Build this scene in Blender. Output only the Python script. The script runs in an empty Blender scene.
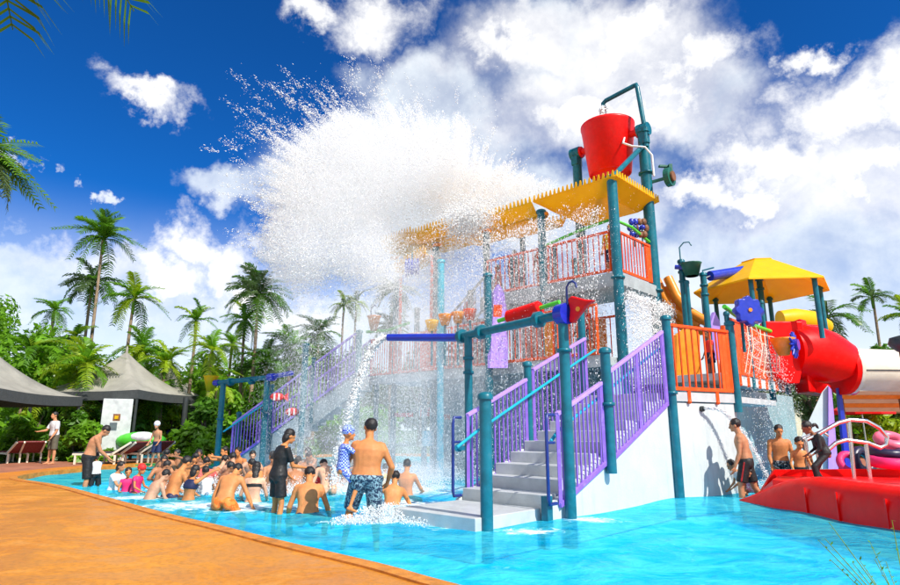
import bpy, math, random
import numpy as np
from mathutils import Vector, Matrix, noise as mnoise
random.seed(7); np.random.seed(7)
R = math.radians
scene = bpy.context.scene
C = scene.collection

# ------------------------------------------------------------------ camera
CAMH = 1.2
PITCH = math.atan(137.5/600)
cam_d = bpy.data.cameras.new('camera'); cam = bpy.data.objects.new('camera', cam_d); C.objects.link(cam)
cam.location = (0, 0, CAMH); cam.rotation_euler = (math.pi/2 + PITCH, 0, 0)
cam_d.lens = 24; cam_d.sensor_width = 36; cam_d.clip_start = 0.05; cam_d.clip_end = 3000
scene.camera = cam
cp, sp = math.cos(PITCH), math.sin(PITCH)
def ray(px, py):
    x = (px-450)/600; u = (292.5-py)/600
    return x, cp-u*sp, sp+u*cp
def G(px, py, z=0.0):
    x, y, w = ray(px, py); t = (z-CAMH)/w
    return Vector((x*t, y*t, z))
def at(px, py, Y):
    x, y, w = ray(px, py); t = Y/y
    return Vector((x*t, Y, CAMH+w*t))

# ------------------------------------------------------------------ light
SUN_EL, SUN_AZ = R(46), R(137)
scene.view_settings.view_transform = 'Standard'; scene.view_settings.look = 'None'
scene.view_settings.exposure = 0.28; scene.view_settings.gamma = 1
sd = bpy.data.lights.new('sun', 'SUN'); sd.energy = 5.0; sd.angle = R(0.5); sd.color = (1.0, 0.95, 0.86)
sun = bpy.data.objects.new('sun', sd); C.objects.link(sun)
sdir = Vector((math.sin(SUN_AZ)*math.cos(SUN_EL), math.cos(SUN_AZ)*math.cos(SUN_EL), math.sin(SUN_EL)))
sun.rotation_euler = sdir.to_track_quat('Z', 'Y').to_euler(); sun.location = (20, -20, 40)
scene.cycles.max_bounces = 24; scene.cycles.diffuse_bounces = 14; scene.cycles.glossy_bounces = 4; scene.cycles.transmission_bounces = 8; scene.cycles.transparent_max_bounces = 40
scene.cycles.volume_bounces = 20
scene.cycles.use_denoising = True
try: scene.cycles.volume_step_rate = 2.0; scene.cycles.volume_max_steps = 128
except Exception: pass

class NT:
    """small node-graph writer"""
    def __init__(s, nt): s.nt = nt; s.n = nt.nodes; s.l = nt.links
    def new(s, t, **k):
        nd = s.n.new(t)
        for a, b in k.items():
            if a.startswith('_'): nd.inputs[a[1:].replace('_', ' ')].default_value = b
            else: setattr(nd, a, b)
        return nd
    def link(s, a, b): s.l.new(a, b)
    def m(s, op, a, b=None, c=None):
        nd = s.n.new('ShaderNodeMath'); nd.operation = op
        for i, v in enumerate((a, b, c)):
            if v is None: continue
            if isinstance(v, (int, float)): nd.inputs[i].default_value = v
            else: s.l.new(v, nd.inputs[i])
        return nd.outputs[0]
    def mix(s, f, a, b, mode='MIX'):
        nd = s.n.new('ShaderNodeMix'); nd.data_type = 'RGBA'; nd.blend_type = mode
        for i, v in ((0, f), (6, a), (7, b)):
            if isinstance(v, (int, float)): nd.inputs[i].default_value = v
            elif isinstance(v, tuple): nd.inputs[i].default_value = (*v[:3], 1)
            else: s.l.new(v, nd.inputs[i])
        return nd.outputs[2]
    def noise(s, vec, scale, detail=4, rough=0.55, dist=0.0):
        nd = s.n.new('ShaderNodeTexNoise'); nd.inputs['Scale'].default_value = scale
        nd.inputs['Detail'].default_value = detail; nd.inputs['Roughness'].default_value = rough
        nd.inputs['Distortion'].default_value = dist
        if vec is not None: s.l.new(vec, nd.inputs['Vector'])
        return nd
    def smooth(s, v, lo, hi, a=0.0, b=1.0):
        nd = s.n.new('ShaderNodeMapRange'); nd.interpolation_type = 'SMOOTHSTEP'
        s.l.new(v, nd.inputs[0]); nd.inputs[1].default_value = lo; nd.inputs[2].default_value = hi
        nd.inputs[3].default_value = a; nd.inputs[4].default_value = b
        return nd.outputs[0]

# ------------------------------------------------------------------ sky: Nishita with clouds placed by azimuth and elevation
world = bpy.data.worlds.new('World'); scene.world = world; world.use_nodes = True
w = NT(world.node_tree); w.n.clear()
out = w.new('ShaderNodeOutputWorld'); bg = w.new('ShaderNodeBackground')
sky = w.new('ShaderNodeTexSky'); sky.sky_type = 'NISHITA'; sky.sun_disc = False
sky.sun_elevation = SUN_EL; sky.sun_rotation = SUN_AZ; sky.altitude = 300; sky.air_density = 1.0; sky.dust_density = 0.6; sky.ozone_density = 3.0
tc = w.new('ShaderNodeTexCoord'); D = tc.outputs['Generated']
n1 = w.noise(D, 5.0, 8, 0.62).outputs['Color']
n2 = w.noise(D, 17.0, 5, 0.6).outputs['Color']
sep = w.new('ShaderNodeSeparateXYZ'); w.link(D, sep.inputs[0])
s1 = w.new('ShaderNodeSeparateXYZ'); w.link(n1, s1.inputs[0])
s2 = w.new('ShaderNodeSeparateXYZ'); w.link(n2, s2.inputs[0])
az0 = w.m('ARCTAN2', sep.outputs[0], sep.outputs[1]); el0 = w.m('ARCSINE', sep.outputs[2])
def warp(v, a, b, ka, kb):
    v = w.m('ADD', v, w.m('MULTIPLY', w.m('SUBTRACT', a, 0.5), ka))
    return w.m('ADD', v, w.m('MULTIPLY', w.m('SUBTRACT', b, 0.5), kb))
az = warp(az0, s1.outputs[0], s2.outputs[0], 0.30, 0.09); el = warp(el0, s1.outputs[1], s2.outputs[1], 0.22, 0.08)
def blob(px, py, rx, ry):
    d = Vector(ray(px, py)).normalized()
    a = math.atan2(d.x, d.y); e = math.asin(d.z); k = 1/600*0.9
    u = w.m('MULTIPLY', w.m('SUBTRACT', az, a), 1/(rx*k)); v = w.m('MULTIPLY', w.m('SUBTRACT', el, e), 1/(ry*k))
    r = w.m('SQRT', w.m('ADD', w.m('MULTIPLY', u, u), w.m('MULTIPLY', v, v)))
    return w.m('SUBTRACT', 1.0, r)
def union(bs):
    v = None
    for b in bs:
        o = blob(*b); v = o if v is None else w.m('SMOOTH_MAX', v, o, 0.15)
    return v
puffy = union([(372, 6, 78, 36), (300, 2, 50, 20), (165, 98, 54, 15), (172, 240, 44, 34), (215, 262, 58, 44), (150, 275, 80, 38), (250, 292, 80, 34),
               (620, 30, 80, 50), (690, 72, 74, 48), (600, 100, 90, 44), (650, 120, 70, 34), (840, 105, 66, 50), (905, 80, 60, 50), (770, 165, 80, 44),
               (870, 165, 90, 40), (730, 205, 62, 26), (690, 200, 60, 24), (800, 60, 30, 14), (510, 40, 70, 34),
               (1050, 120, 120, 60), (1200, 30, 150, 60), (-150, 120, 110, 40), (-300, 20, 140, 60), (300, -250, 160, 60), (800, -260, 200, 90)])
soft = union([(20, 275, 190, 48), (150, 310, 200, 60), (430, 90, 110, 60), (400, 190, 170, 110), (480, 150, 130, 90), (560, 30, 160, 60), (330, 200, 140, 46), (560, 220, 160, 80),
              (800, 275, 290, 90), (860, 190, 170, 90), (700, 120, 110, 60), (620, 80, 150, 80), (660, 300, 260, 60), (85, 180, 16, 9), (36, 168, 15, 10), (300, 330, 300, 50), (230, 190, 70, 26)])
nel = w.noise(D, 2.2, 7, 0.6).outputs['Fac']
behind = w.smooth(w.m('MULTIPLY', sep.outputs[1], -1.0), -0.25, 0.35)                     # unseen cloud behind the camera, thickened as neutral fill light
fill_cloud = w.m('MULTIPLY', w.smooth(nel, 0.40, 0.60), behind)
pw = w.noise(D, 11.0, 9, 0.72, 0.4).outputs['Fac']
pm = w.smooth(w.m('ADD', puffy, w.m('MULTIPLY', w.m('SUBTRACT', pw, 0.5), 1.25)), -0.12, 0.9)
wisp = w.noise(D, 6.5, 8, 0.62, 0.1).outputs['Fac']
sm = w.m('MULTIPLY', w.smooth(soft, -0.02, 0.62), w.smooth(wisp, 0.25, 0.65, 0.5, 1.0))
hz = w.smooth(el0, 0.04, 0.36, 1.0, 0.0)                                                   # pale air near the horizon
veil = w.m('MAXIMUM', w.m('MULTIPLY', sm, 0.86), w.m('MULTIPLY', hz, 0.9))
mask = w.m('MAXIMUM', w.m('MAXIMUM', pm, fill_cloud), veil)
# polarised deep blue
skyc = w.mix(1.0, sky.outputs[0], (0.10, 0.60, 1.08), 'MULTIPLY')
hs = w.new('ShaderNodeGamma'); w.link(skyc, hs.inputs[0]); hs.inputs[1].default_value = 1.16
shade = w.noise(D, 7.0, 6, 0.6).outputs['Fac']
bright = w.smooth(w.m('ADD', w.m('MULTIPLY', shade, 0.7), w.m('MULTIPLY', puffy, 0.35)), 0.12, 0.42)
cloudc = w.mix(bright, (10.2, 10.9, 11.3), (12.4, 12.3, 12.0))
final = w.mix(mask, hs.outputs[0], cloudc)
w.link(final, bg.inputs[0]); bg.inputs[1].default_value = 0.085
w.link(bg.outputs[0], out.inputs[0])

# ------------------------------------------------------------------ materials
MATS = {}
def mat(name, col, rough=0.5, metal=0.0, var=0.12, scale=6.0, bump=0.0, bscale=40.0, spec=0.5, coat=0.0, dirt=None, trans=0.0, coord='Object', streak=False):
    m = bpy.data.materials.new(name); m.use_nodes = True
    g = NT(m.node_tree); b = g.n['Principled BSDF']
    t = g.new('ShaderNodeTexCoord'); v = t.outputs[coord]
    nz = g.noise(v, scale, 5, 0.6)
    lo = tuple(c*(1-var) for c in col); hi = tuple(min(1, c*(1+var)) for c in col)
    c = g.mix(g.smooth(nz.outputs['Fac'], 0.3, 0.7), lo, hi)
    if dirt:
        dv_ = v
        if streak:
            mp_ = g.new('ShaderNodeMapping'); mp_.inputs['Scale'].default_value = (2.2, 2.2, 0.22); g.link(v, mp_.inputs[0]); dv_ = mp_.outputs[0]
        d = g.noise(dv_, dirt[2], 7, 0.7)
        c = g.mix(g.m('MULTIPLY', g.smooth(d.outputs['Fac'], 0.52, 0.74), dirt[1]), c, dirt[0])
    g.link(c, b.inputs['Base Color'])
    b.inputs['Roughness'].default_value = rough; b.inputs['Metallic'].default_value = metal
    b.inputs['Specular IOR Level'].default_value = spec
    rn = g.noise(v, scale*3, 3); g.link(g.smooth(rn.outputs['Fac'], 0.3, 0.7, rough*0.8, min(1, rough*1.25)), b.inputs['Roughness'])
    if coat: b.inputs['Coat Weight'].default_value = coat; b.inputs['Coat Roughness'].default_value = 0.12
    if bump:
        bn = g.noise(v, bscale, 4); bp = g.new('ShaderNodeBump'); bp.inputs['Strength'].default_value = bump; bp.inputs['Distance'].default_value = 0.02
        g.link(bn.outputs['Fac'], bp.inputs['Height']); g.link(bp.outputs[0], b.inputs['Normal'])
    if trans:
        tr = g.new('ShaderNodeBsdfTranslucent'); g.link(c, tr.inputs[0]); mx = g.new('ShaderNodeMixShader'); mx.inputs[0].default_value = trans
        o = g.n['Material Output']; g.link(b.outputs[0], mx.inputs[1]); g.link(tr.outputs[0], mx.inputs[2]); g.link(mx.outputs[0], o.inputs[0])
    MATS[name] = m; return m
teal = mat('teal_paint', (0.003, 0.135, 0.185), 0.36, var=0.2, scale=5, spec=.35, coat=0.12, dirt=((0.05, 0.20, 0.25), 0.5, 9))
tealL = mat('turquoise_paint', (0.005, 0.38, 0.52), 0.35, coat=0.2)
purple = mat('purple_paint', (0.27, 0.13, 0.62), 0.4, var=0.12, coat=0.15, dirt=((0.5, 0.42, 0.7), 0.4, 12))
lilac = mat('lilac_paint', (0.45, 0.27, 0.80), 0.42, var=0.1)
navy = mat('navy_paint', (0.01, 0.03, 0.20), 0.35, coat=0.2)
blue = mat('blue_plastic', (0.005, 0.025, 0.42), 0.35, coat=0.3)
orange = mat('orange_paint', (0.95, 0.09, 0.005), 0.38, spec=.3, dirt=((0.9, 0.3, 0.08), 0.4, 8))
amber = mat('amber_plastic', (0.88, 0.28, 0.01), 0.42, coat=0.1)
yellow = mat('yellow_plastic', (1.0, 0.62, 0.006), 0.45, var=0.05, scale=3, spec=.3, trans=.34, dirt=((0.88, 0.46, 0.03), 0.4, 5))
red = mat('red_fibreglass', (0.92, 0.004, 0.003), 0.36, var=0.08, scale=2.5, spec=.16, dirt=((0.62, 0.03, 0.02), 0.35, 6))
redm = mat('red_plastic', (0.80, 0.005, 0.004), 0.4, var=0.08, spec=.3, dirt=((0.7, 0.06, 0.04), 0.3, 7))
green = mat('green_plastic', (0.08, 0.55, 0.03), 0.4)
dgreen = mat('dark_green_plastic', (0.01, 0.12, 0.08), 0.4)
white_wall = mat('white_render', (0.56, 0.60, 0.595), 0.6, var=0.05, scale=2.2, bump=0.15, bscale=30, dirt=((0.36, 0.41, 0.41), 0.6, 3.2), streak=True)
wet_shade_wall = mat('wet_shaded_render', (0.26, 0.42, 0.46), 0.3, var=0.15, scale=2.0, dirt=((0.22, 0.33, 0.36), 0.6, 3))  # wet render; shade under the side deck is put into its blue-grey too
step_m = mat('step_concrete', (0.50, 0.52, 0.52), 0.35, var=0.1, scale=4, bump=0.2, bscale=60, dirt=((0.42, 0.44, 0.44), 0.5, 5))
grey_m = mat('grey_render', (0.36, 0.40, 0.41), 0.5, var=0.15, scale=2)
steel = mat('stainless_steel', (0.72, 0.70, 0.66), 0.22, metal=1.0, var=0.05)
darkm = mat('dark_metal', (0.03, 0.035, 0.035), 0.5)
cream = mat('cream_fibreglass', (0.74, 0.68, 0.54), 0.5, var=0.08, scale=3, dirt=((0.45, 0.42, 0.33), 0.5, 4))
white_p = mat('white_plastic', (0.8, 0.8, 0.8), 0.4)
tent_m = mat('grey_canvas', (0.33, 0.31, 0.26), 0.8, var=0.14, scale=1.5, bump=0.3, bscale=8, dirt=((0.20, 0.19, 0.16), 0.5, 2.5), trans=0.06)
tent_d = mat('dark_canvas_trim', (0.055, 0.06, 0.06), 0.8)
wood = mat('brown_wood', (0.20, 0.08, 0.03), 0.6, var=0.25)
bark = mat('palm_bark', (0.24, 0.17, 0.11), 0.9, var=0.35, scale=4, bump=0.5, bscale=14)
barkd = mat('tree_bark', (0.10, 0.07, 0.05), 0.9, var=0.3, scale=4, bump=0.5, bscale=14)
magenta = mat('magenta_fabric', (0.75, 0.02, 0.16), 0.6)
pink = mat('pink_vinyl', (0.85, 0.16, 0.25), 0.35)
def leafmat(name, col, var=0.35, tr=0.5, sc=1.6):
    m = mat(name, col, 0.42, var=var, scale=sc, trans=tr); return m
leafA = leafmat('palm_leaf_green', (0.085, 0.22, 0.012)); leafB = leafmat('yellow_green_leaf', (0.34, 0.48, 0.014))
leafC = leafmat('dark_leaf', (0.05, 0.13, 0.012)); leafD = leafmat('bright_leaf', (0.17, 0.38, 0.014)); leafE = leafmat('grey_green_leaf', (0.11, 0.18, 0.06))
drym = leafmat('dry_leaf', (0.28, 0.17, 0.06))

# ------------------------------------------------------------------ geometry helpers
def tag(o, label=None, cat=None, group=None, kind=None):
    if label: o['label'] = label
    if cat: o['category'] = cat
    if group: o['group'] = group
    if kind: o['kind'] = kind
    return o
def empty(name, loc=(0, 0, 0), rz=0.0):
    o = bpy.data.objects.new(name, None); C.objects.link(o); o.location = loc; o.rotation_euler = (0, 0, rz)
    o.empty_display_size = 0.2; return o
def children(o): return [c for c in C.objects if c.parent is o]
def copy_tree(o, parent=None):
    c = o.copy(); C.objects.link(c); c.parent = parent
    for ch in list(o.children): copy_tree(ch, c)
    return c
class MB:
    def __init__(s): s.v = []; s.f = []; s.sm = []
    def add(s, vs, fs, smooth=False):
        k = len(s.v); s.v.extend(tuple(p) for p in vs); s.f.extend(tuple(i+k for i in f) for f in fs); s.sm.extend([smooth]*len(fs)); return s
    def box(s, c, size, rz=0.0, M=None):
        x, y, z = (d/2 for d in size); ca, sa = math.cos(rz), math.sin(rz); vs = []
        for dx, dy, dz in ((-x,-y,-z),(x,-y,-z),(x,y,-z),(-x,y,-z),(-x,-y,z),(x,-y,z),(x,y,z),(-x,y,z)):
            p = Vector((dx*ca-dy*sa, dx*sa+dy*ca, dz)) if M is None else M @ Vector((dx, dy, dz))
            vs.append(p+Vector(c))
        return s.add(vs, [(0,3,2,1),(4,5,6,7),(0,1,5,4),(1,2,6,5),(2,3,7,6),(3,0,4,7)])
    def bar(s, p0, p1, wd, ht):
        """rectangular bar between two points, ht measured in the vertical plane"""
        p0, p1 = Vector(p0), Vector(p1); d = (p1-p0); L = d.length; d.normalize()
        sd = d.cross(Vector((0, 0, 1)))
        if sd.length < 1e-4: sd = Vector((1, 0, 0))
        sd.normalize(); up = sd.cross(d)
        M = Matrix((sd, d, up)).transposed()
        return s.box((p0+p1)/2, (wd, L, ht), M=M)
    def tube(s, pts, r, n=10, caps=True):
        pts = [Vector(p) for p in pts]; rs = r if isinstance(r, (list, tuple)) else [r]*len(pts)
        vs = []; prev = None
        for i, p in enumerate(pts):
            d = (pts[min(i+1, len(pts)-1)]-pts[max(i-1, 0)]).normalized()
            if prev is None:
                a = d.cross(Vector((0, 0, 1)))
                if a.length < 1e-3: a = Vector((1, 0, 0))
            else: a = prev-d*prev.dot(d)
            a.normalize(); prev = a; b = d.cross(a)
            vs += [p+(a*math.cos(2*math.pi*k/n)+b*math.sin(2*math.pi*k/n))*rs[i] for k in range(n)]
        fs = [(i*n+k, i*n+(k+1) % n, (i+1)*n+(k+1) % n, (i+1)*n+k) for i in range(len(pts)-1) for k in range(n)]
        s.add(vs, fs, True)
        if caps:
            s.add(vs[:n], [tuple(reversed(range(n)))]); s.add(vs[-n:], [tuple(range(n))])
        return s
    def lathe(s, prof, c=(0, 0, 0), n=20, M=None, smooth=True, closed=False):
        vs = []
        for r, z in prof:
            for k in range(n):
                p = Vector((r*math.cos(2*math.pi*k/n), r*math.sin(2*math.pi*k/n), z))
                if M is not None: p = M @ p
                vs.append(p+Vector(c))
        m = len(prof); fs = []
        for i in range(m if closed else m-1):
            j = (i+1) % m
            fs += [(i*n+k, i*n+(k+1) % n, j*n+(k+1) % n, j*n+k) for k in range(n)]
        s.add(vs, fs, smooth)
        if not closed:
            s.add(vs[:n], [tuple(reversed(range(n)))]); s.add(vs[-n:], [tuple(range(n))])
        return s
    def prism(s, poly, z0, z1):
        """poly: ccw (x,y); z0/z1 numbers or lists"""
        n = len(poly); a = z0 if isinstance(z0, (list, tuple)) else [z0]*n; b = z1 if isinstance(z1, (list, tuple)) else [z1]*n
        vs = [(x, y, a[i]) for i, (x, y) in enumerate(poly)]+[(x, y, b[i]) for i, (x, y) in enumerate(poly)]
        fs = [tuple(reversed(range(n))), tuple(range(n, 2*n))]+[(i, (i+1) % n, n+(i+1) % n, n+i) for i in range(n)]
        return s.add(vs, fs)
    def extrude(s, pts, vec):
        """planar polygon (3d points) given thickness vec"""
        n = len(pts); vec = Vector(vec); vs = [Vector(p) for p in pts]+[Vector(p)+vec for p in pts]
        return s.add(vs, [tuple(range(n)), tuple(reversed(range(n, 2*n)))]+[(i, n+i, n+(i+1) % n, (i+1) % n) for i in range(n)])
    def ball(s, c, r, n=10, m=7):
        rx, ry, rz = r if isinstance(r, (tuple, list)) else (r, r, r); vs = [Vector(c)+Vector((0, 0, -rz))]
        for i in range(1, m):
            t = -math.pi/2+math.pi*i/m
            vs += [Vector(c)+Vector((rx*math.cos(t)*math.cos(2*math.pi*k/n), ry*math.cos(t)*math.sin(2*math.pi*k/n), rz*math.sin(t))) for k in range(n)]
        vs.append(Vector(c)+Vector((0, 0, rz))); fs = [(0, 1+(k+1) % n, 1+k) for k in range(n)]
        for i in range(m-2):
            fs += [(1+i*n+k, 1+i*n+(k+1) % n, 1+(i+1)*n+(k+1) % n, 1+(i+1)*n+k) for k in range(n)]
        T = len(vs)-1; fs += [(1+(m-2)*n+k, 1+(m-2)*n+(k+1) % n, T) for k in range(n)]
        return s.add(vs, fs, True)
    def mesh(s, name, m):
        me = bpy.data.meshes.new(name); me.from_pydata([tuple(p) for p in s.v], [], s.f)
        me.polygons.foreach_set('use_smooth', s.sm); me.materials.append(m); me.validate(); return me
    def build(s, name, m, parent=None, bevel=0.0, loc=None):
        o = bpy.data.objects.new(name, s.mesh(name, m)); C.objects.link(o)
        if parent: o.parent = parent
        if loc is not None: o.location = loc
        if bevel:
            b = o.modifiers.new('bevel', 'BEVEL'); b.width = bevel; b.segments = 2; b.limit_method = 'ANGLE'
            o.modifiers.new('wn', 'WEIGHTED_NORMAL')
        return o
def link_mesh(name, me, parent, loc=(0, 0, 0), rot=(0, 0, 0), sc=(1, 1, 1)):
    o = bpy.data.objects.new(name, me); C.objects.link(o); o.parent = parent; o.location = loc; o.rotation_euler = rot; o.scale = sc; return o
def fin(me_name, vs, fs, m):
    me = bpy.data.meshes.new(me_name); me.vertices.add(len(vs)); me.vertices.foreach_set('co', np.asarray(vs, dtype=np.float32).ravel())
    fs = np.asarray(fs, dtype=np.int32); k = fs.shape[1]; me.loops.add(fs.size); me.loops.foreach_set('vertex_index', fs.ravel())
    me.polygons.add(len(fs)); me.polygons.foreach_set('loop_start', np.arange(0, fs.size, k, dtype=np.int32)); me.polygons.foreach_set('loop_total', np.full(len(fs), k, dtype=np.int32))
    me.update(calc_edges=True); me.materials.append(m); return me

U = Vector((0.69, 0.7236, 0)).normalized(); V = Vector((-U.y, U.x, 0))
OC = Vector((4.07, 11.42, 0))
def S(a, b, z=0.0):
    p = OC+U*a+V*b; return Vector((p.x, p.y, z))
def T(a, b, z=0.0): return S(1.85+a, 1.8+b, z)
UA = math.atan2(U.y, U.x)
def thing(name, label, cat, loc=(0, 0, 0), group=None, rz=0.0):
    o = empty(name, loc, rz); tag(o, label, cat, group); return o
def part(mb, name, m, root, bevel=0.0, label=None):
    """mesh written in world coordinates, hung under an unrotated root"""
    o = mb.build(name, m, root, bevel)
    o.location = -root.location if root.parent is None else Vector((0, 0, 0))
    if label: o['label'] = label
    return o
def solo(mb, name, m, label, cat, group=None, bevel=0.0):
    o = mb.build(name, m, None, bevel); return tag(o, label, cat, group)

# ------------------------------------------------------------------ ground, pool, water
near = [G(18, 479, .1), G(60, 486, .1), G(110, 499, .1), G(165, 514, .1), G(220, 527, .1), G(280, 542, .1), G(340, 556, .1), G(390, 568, .1), G(445, 583.5, .1)]
near = [Vector((p.x, p.y, 0)) for p in near]
rest = [Vector(p) for p in ((0.75, 4.0, 0), (1.7, 3.25, 0), (2.9, 2.85, 0), (5, 2.7, 0), (8.5, 2.6, 0), (10.3, 5, 0), (10.3, 11, 0), (10.6, 15, 0), (12.0, 20, 0), (10, 27, 0), (2, 29, 0), (-6, 28, 0))]
far = [G(212, 462, .1), G(150, 463.5, .1), G(100, 467, .1), G(60, 471, .1), G(30, 474.5, .1)]
far = [Vector((p.x, p.y, 0)) for p in far]
loop = near+rest+far
def smoothloop(pts, k=4):
    n = len(pts); o = []
    for i in range(n):
        p0, p1, p2, p3 = pts[i-1], pts[i], pts[(i+1) % n], pts[(i+2) % n]
        for j in range(k):
            t = j/k; o.append(0.5*((2*p1)+(p2-p0)*t+(2*p0-5*p1+4*p2-p3)*t*t+(3*p1-p0-3*p2+p3)*t*t*t))
    return o
loop = smoothloop(loop)
from mathutils.geometry import tessellate_polygon
def sheet(name, loops, z, m, kind='structure', label=None):
    tri = tessellate_polygon([[Vector((p[0], p[1], 0)) for p in l] for l in loops]); vs = [(p[0], p[1], z) for l in loops for p in l]
    fs = []
    for t in tri:
        a, b, c = (Vector(vs[i]) for i in t)
        fs.append(tuple(t) if (b-a).cross(c-a).z > 0 else tuple(reversed(t)))
    me = bpy.data.meshes.new(name); me.from_pydata(vs, [], fs); me.materials.append(m); o = bpy.data.objects.new(name, me); C.objects.link(o)
    return tag(o, label, None, None, kind)
def offset(pts, d):
    n = len(pts); o = []
    for i in range(n):
        t = (pts[(i+1) % n]-pts[i-1]).normalized(); o.append(pts[i]+Vector((t.y, -t.x, 0))*d)
    return o
area = sum(loop[i].x*loop[(i+1) % len(loop)].y-loop[(i+1) % len(loop)].x*loop[i].y for i in range(len(loop)))
if area < 0: loop.reverse()
cop = offset(loop, 0.16)

def deck_mat():
    m = mat('wet_terracotta_deck', (0.66, 0.23, 0.035), 0.45, var=0.14, scale=0.5, bump=0.35, bscale=90, coord='Generated')
    g = NT(m.node_tree); b = g.n['Principled BSDF']; g.n.clear()
    o = g.new('ShaderNodeOutputMaterial'); b = g.new('ShaderNodeBsdfPrincipled'); t = g.new('ShaderNodeTexCoord'); v = t.outputs['Object']
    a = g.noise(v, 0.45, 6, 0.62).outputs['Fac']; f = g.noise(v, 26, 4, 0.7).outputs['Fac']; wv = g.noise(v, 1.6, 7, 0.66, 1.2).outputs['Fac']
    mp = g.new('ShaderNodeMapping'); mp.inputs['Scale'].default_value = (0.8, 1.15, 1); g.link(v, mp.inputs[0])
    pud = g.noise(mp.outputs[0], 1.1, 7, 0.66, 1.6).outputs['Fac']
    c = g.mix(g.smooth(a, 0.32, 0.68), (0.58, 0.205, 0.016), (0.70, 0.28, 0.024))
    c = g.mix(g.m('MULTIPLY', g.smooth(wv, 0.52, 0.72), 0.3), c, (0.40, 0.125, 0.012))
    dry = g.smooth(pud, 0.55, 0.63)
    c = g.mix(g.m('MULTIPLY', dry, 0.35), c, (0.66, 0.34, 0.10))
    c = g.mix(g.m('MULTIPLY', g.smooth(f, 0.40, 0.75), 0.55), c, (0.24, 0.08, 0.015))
    g.link(c, b.inputs['Base Color']); g.link(g.smooth(pud, 0.45, 0.6, 0.32, 0.75), b.inputs['Roughness']); b.inputs['Specular IOR Level'].default_value = 0.35
    bp = g.new('ShaderNodeBump'); bp.inputs['Strength'].default_value = 0.35; bp.inputs['Distance'].default_value = 0.01
    g.link(g.noise(v, 60, 5, 0.7).outputs['Fac'], bp.inputs['Height']); g.link(bp.outputs[0], b.inputs['Normal']); g.link(b.outputs[0], o.inputs[0])
    return m
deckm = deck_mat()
copm = mat('coping_orange', (0.56, 0.20, 0.02), 0.6, var=0.25, scale=7, bump=0.4, bscale=50, dirt=((0.40, 0.18, 0.05), 0.5, 9))
soil = mat('planting_soil_and_grass', (0.07, 0.12, 0.02), 0.9, var=0.5, scale=0.9, bump=0.5, bscale=8)
big = [(-900, -300), (900, -300), (900, 1800), (-900, 1800)]
farband = [G(-60, 481, .1), G(0, 477.5, .1), G(60, 469, .1), G(100, 465, .1), G(150, 461.5, .1), G(215, 460.6, .1)]
sheet('ground', [big, [(p.x, p.y) for p in offset(loop, 0.02)]], 0.085, soil)
# near deck: everything on the camera's side of the pool
nd = [p for p in cop if True]
deck_outer = [(-34, -9), (30, -9), (30, 2.0), (16, 2.0)]
i0 = min(range(len(cop)), key=lambda i: (cop[i]-Vector((8.5, 2.4, 0))).length); i1 = min(range(len(cop)), key=lambda i: (cop[i]-near[0]).length)
seq = []; i = i0
while True:
    seq.append(cop[i])
    if i == i1: break
    i = (i-1) % len(cop)
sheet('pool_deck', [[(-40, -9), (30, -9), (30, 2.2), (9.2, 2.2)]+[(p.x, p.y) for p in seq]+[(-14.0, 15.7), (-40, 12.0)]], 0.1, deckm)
# far walk: orange border then red pavers
fpts = [G(x, y, .1) for x, y in ((215, 461.3), (150, 462.8), (100, 466), (60, 469.8), (30, 473.2), (17, 477))]
def band(name, d0, d1, z, m):
    i = next(k for k in range(len(cop)) if (cop[k]-near[0]).length < 0.6)
    pts = []
    n = len(loop); st = min(range(n), key=lambda q: (loop[q]-near[0]).length); en = min(range(n), key=lambda q: (loop[q]-Vector((-6, 28, 0))).length)
    q = st; idx = [q]
    while q != en:
        q = (q-1) % n; idx.append(q)
    A_ = offset(loop, d0); B_ = offset(loop, d1)
    sheet(name, [[(A_[q].x, A_[q].y) for q in idx]+[(B_[q].x, B_[q].y) for q in reversed(idx)]], z, m)
orange_walk = mat('orange_border_walk', (0.58, 0.19, 0.012), 0.6, var=0.12, scale=1.4, dirt=((0.5, 0.2, 0.05), 0.4, 2))
paver = mat('red_paving', (0.36, 0.13, 0.07), 0.7, var=0.25, scale=2, dirt=((0.5, 0.3, 0.2), 0.5, 1.2))
band('pool_border', 0.16, 1.0, 0.104, orange_walk)
band('paved_terrace', 1.0, 4.6, 0.1, paver)
sheet('side_terrace', [[(10.7, 2.25), (30, 2.25), (30, 27), (12.6, 27), (12.5, 20), (11.1, 15), (10.7, 11)]], 0.105, paver)
# coping
mb = MB(); n = len(loop); zt = 0.118
for i in range(n):
    j = (i+1) % n; a, b, c, d = loop[i], loop[j], cop[j], cop[i]
    mb.add([(a.x, a.y, zt), (b.x, b.y, zt), (c.x, c.y, zt), (d.x, d.y, zt), (a.x, a.y, -0.4), (b.x, b.y, -0.4), (c.x, c.y, 0.09), (d.x, d.y, 0.09)], [(0, 1, 2, 3), (4, 5, 1, 0), (3, 2, 6, 7)])
tag(mb.build('pool_coping', copm), None, None, None, 'structure')
floor_m = mat('pool_floor_blue', (0.01, 0.62, 0.95), 0.5, var=0.10, scale=1.2, dirt=((0.05, 0.74, 0.95), 0.6, 2))
sheet('pool_floor', [[(p.x, p.y) for p in offset(loop, 0.1)]], -0.36, floor_m)

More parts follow.
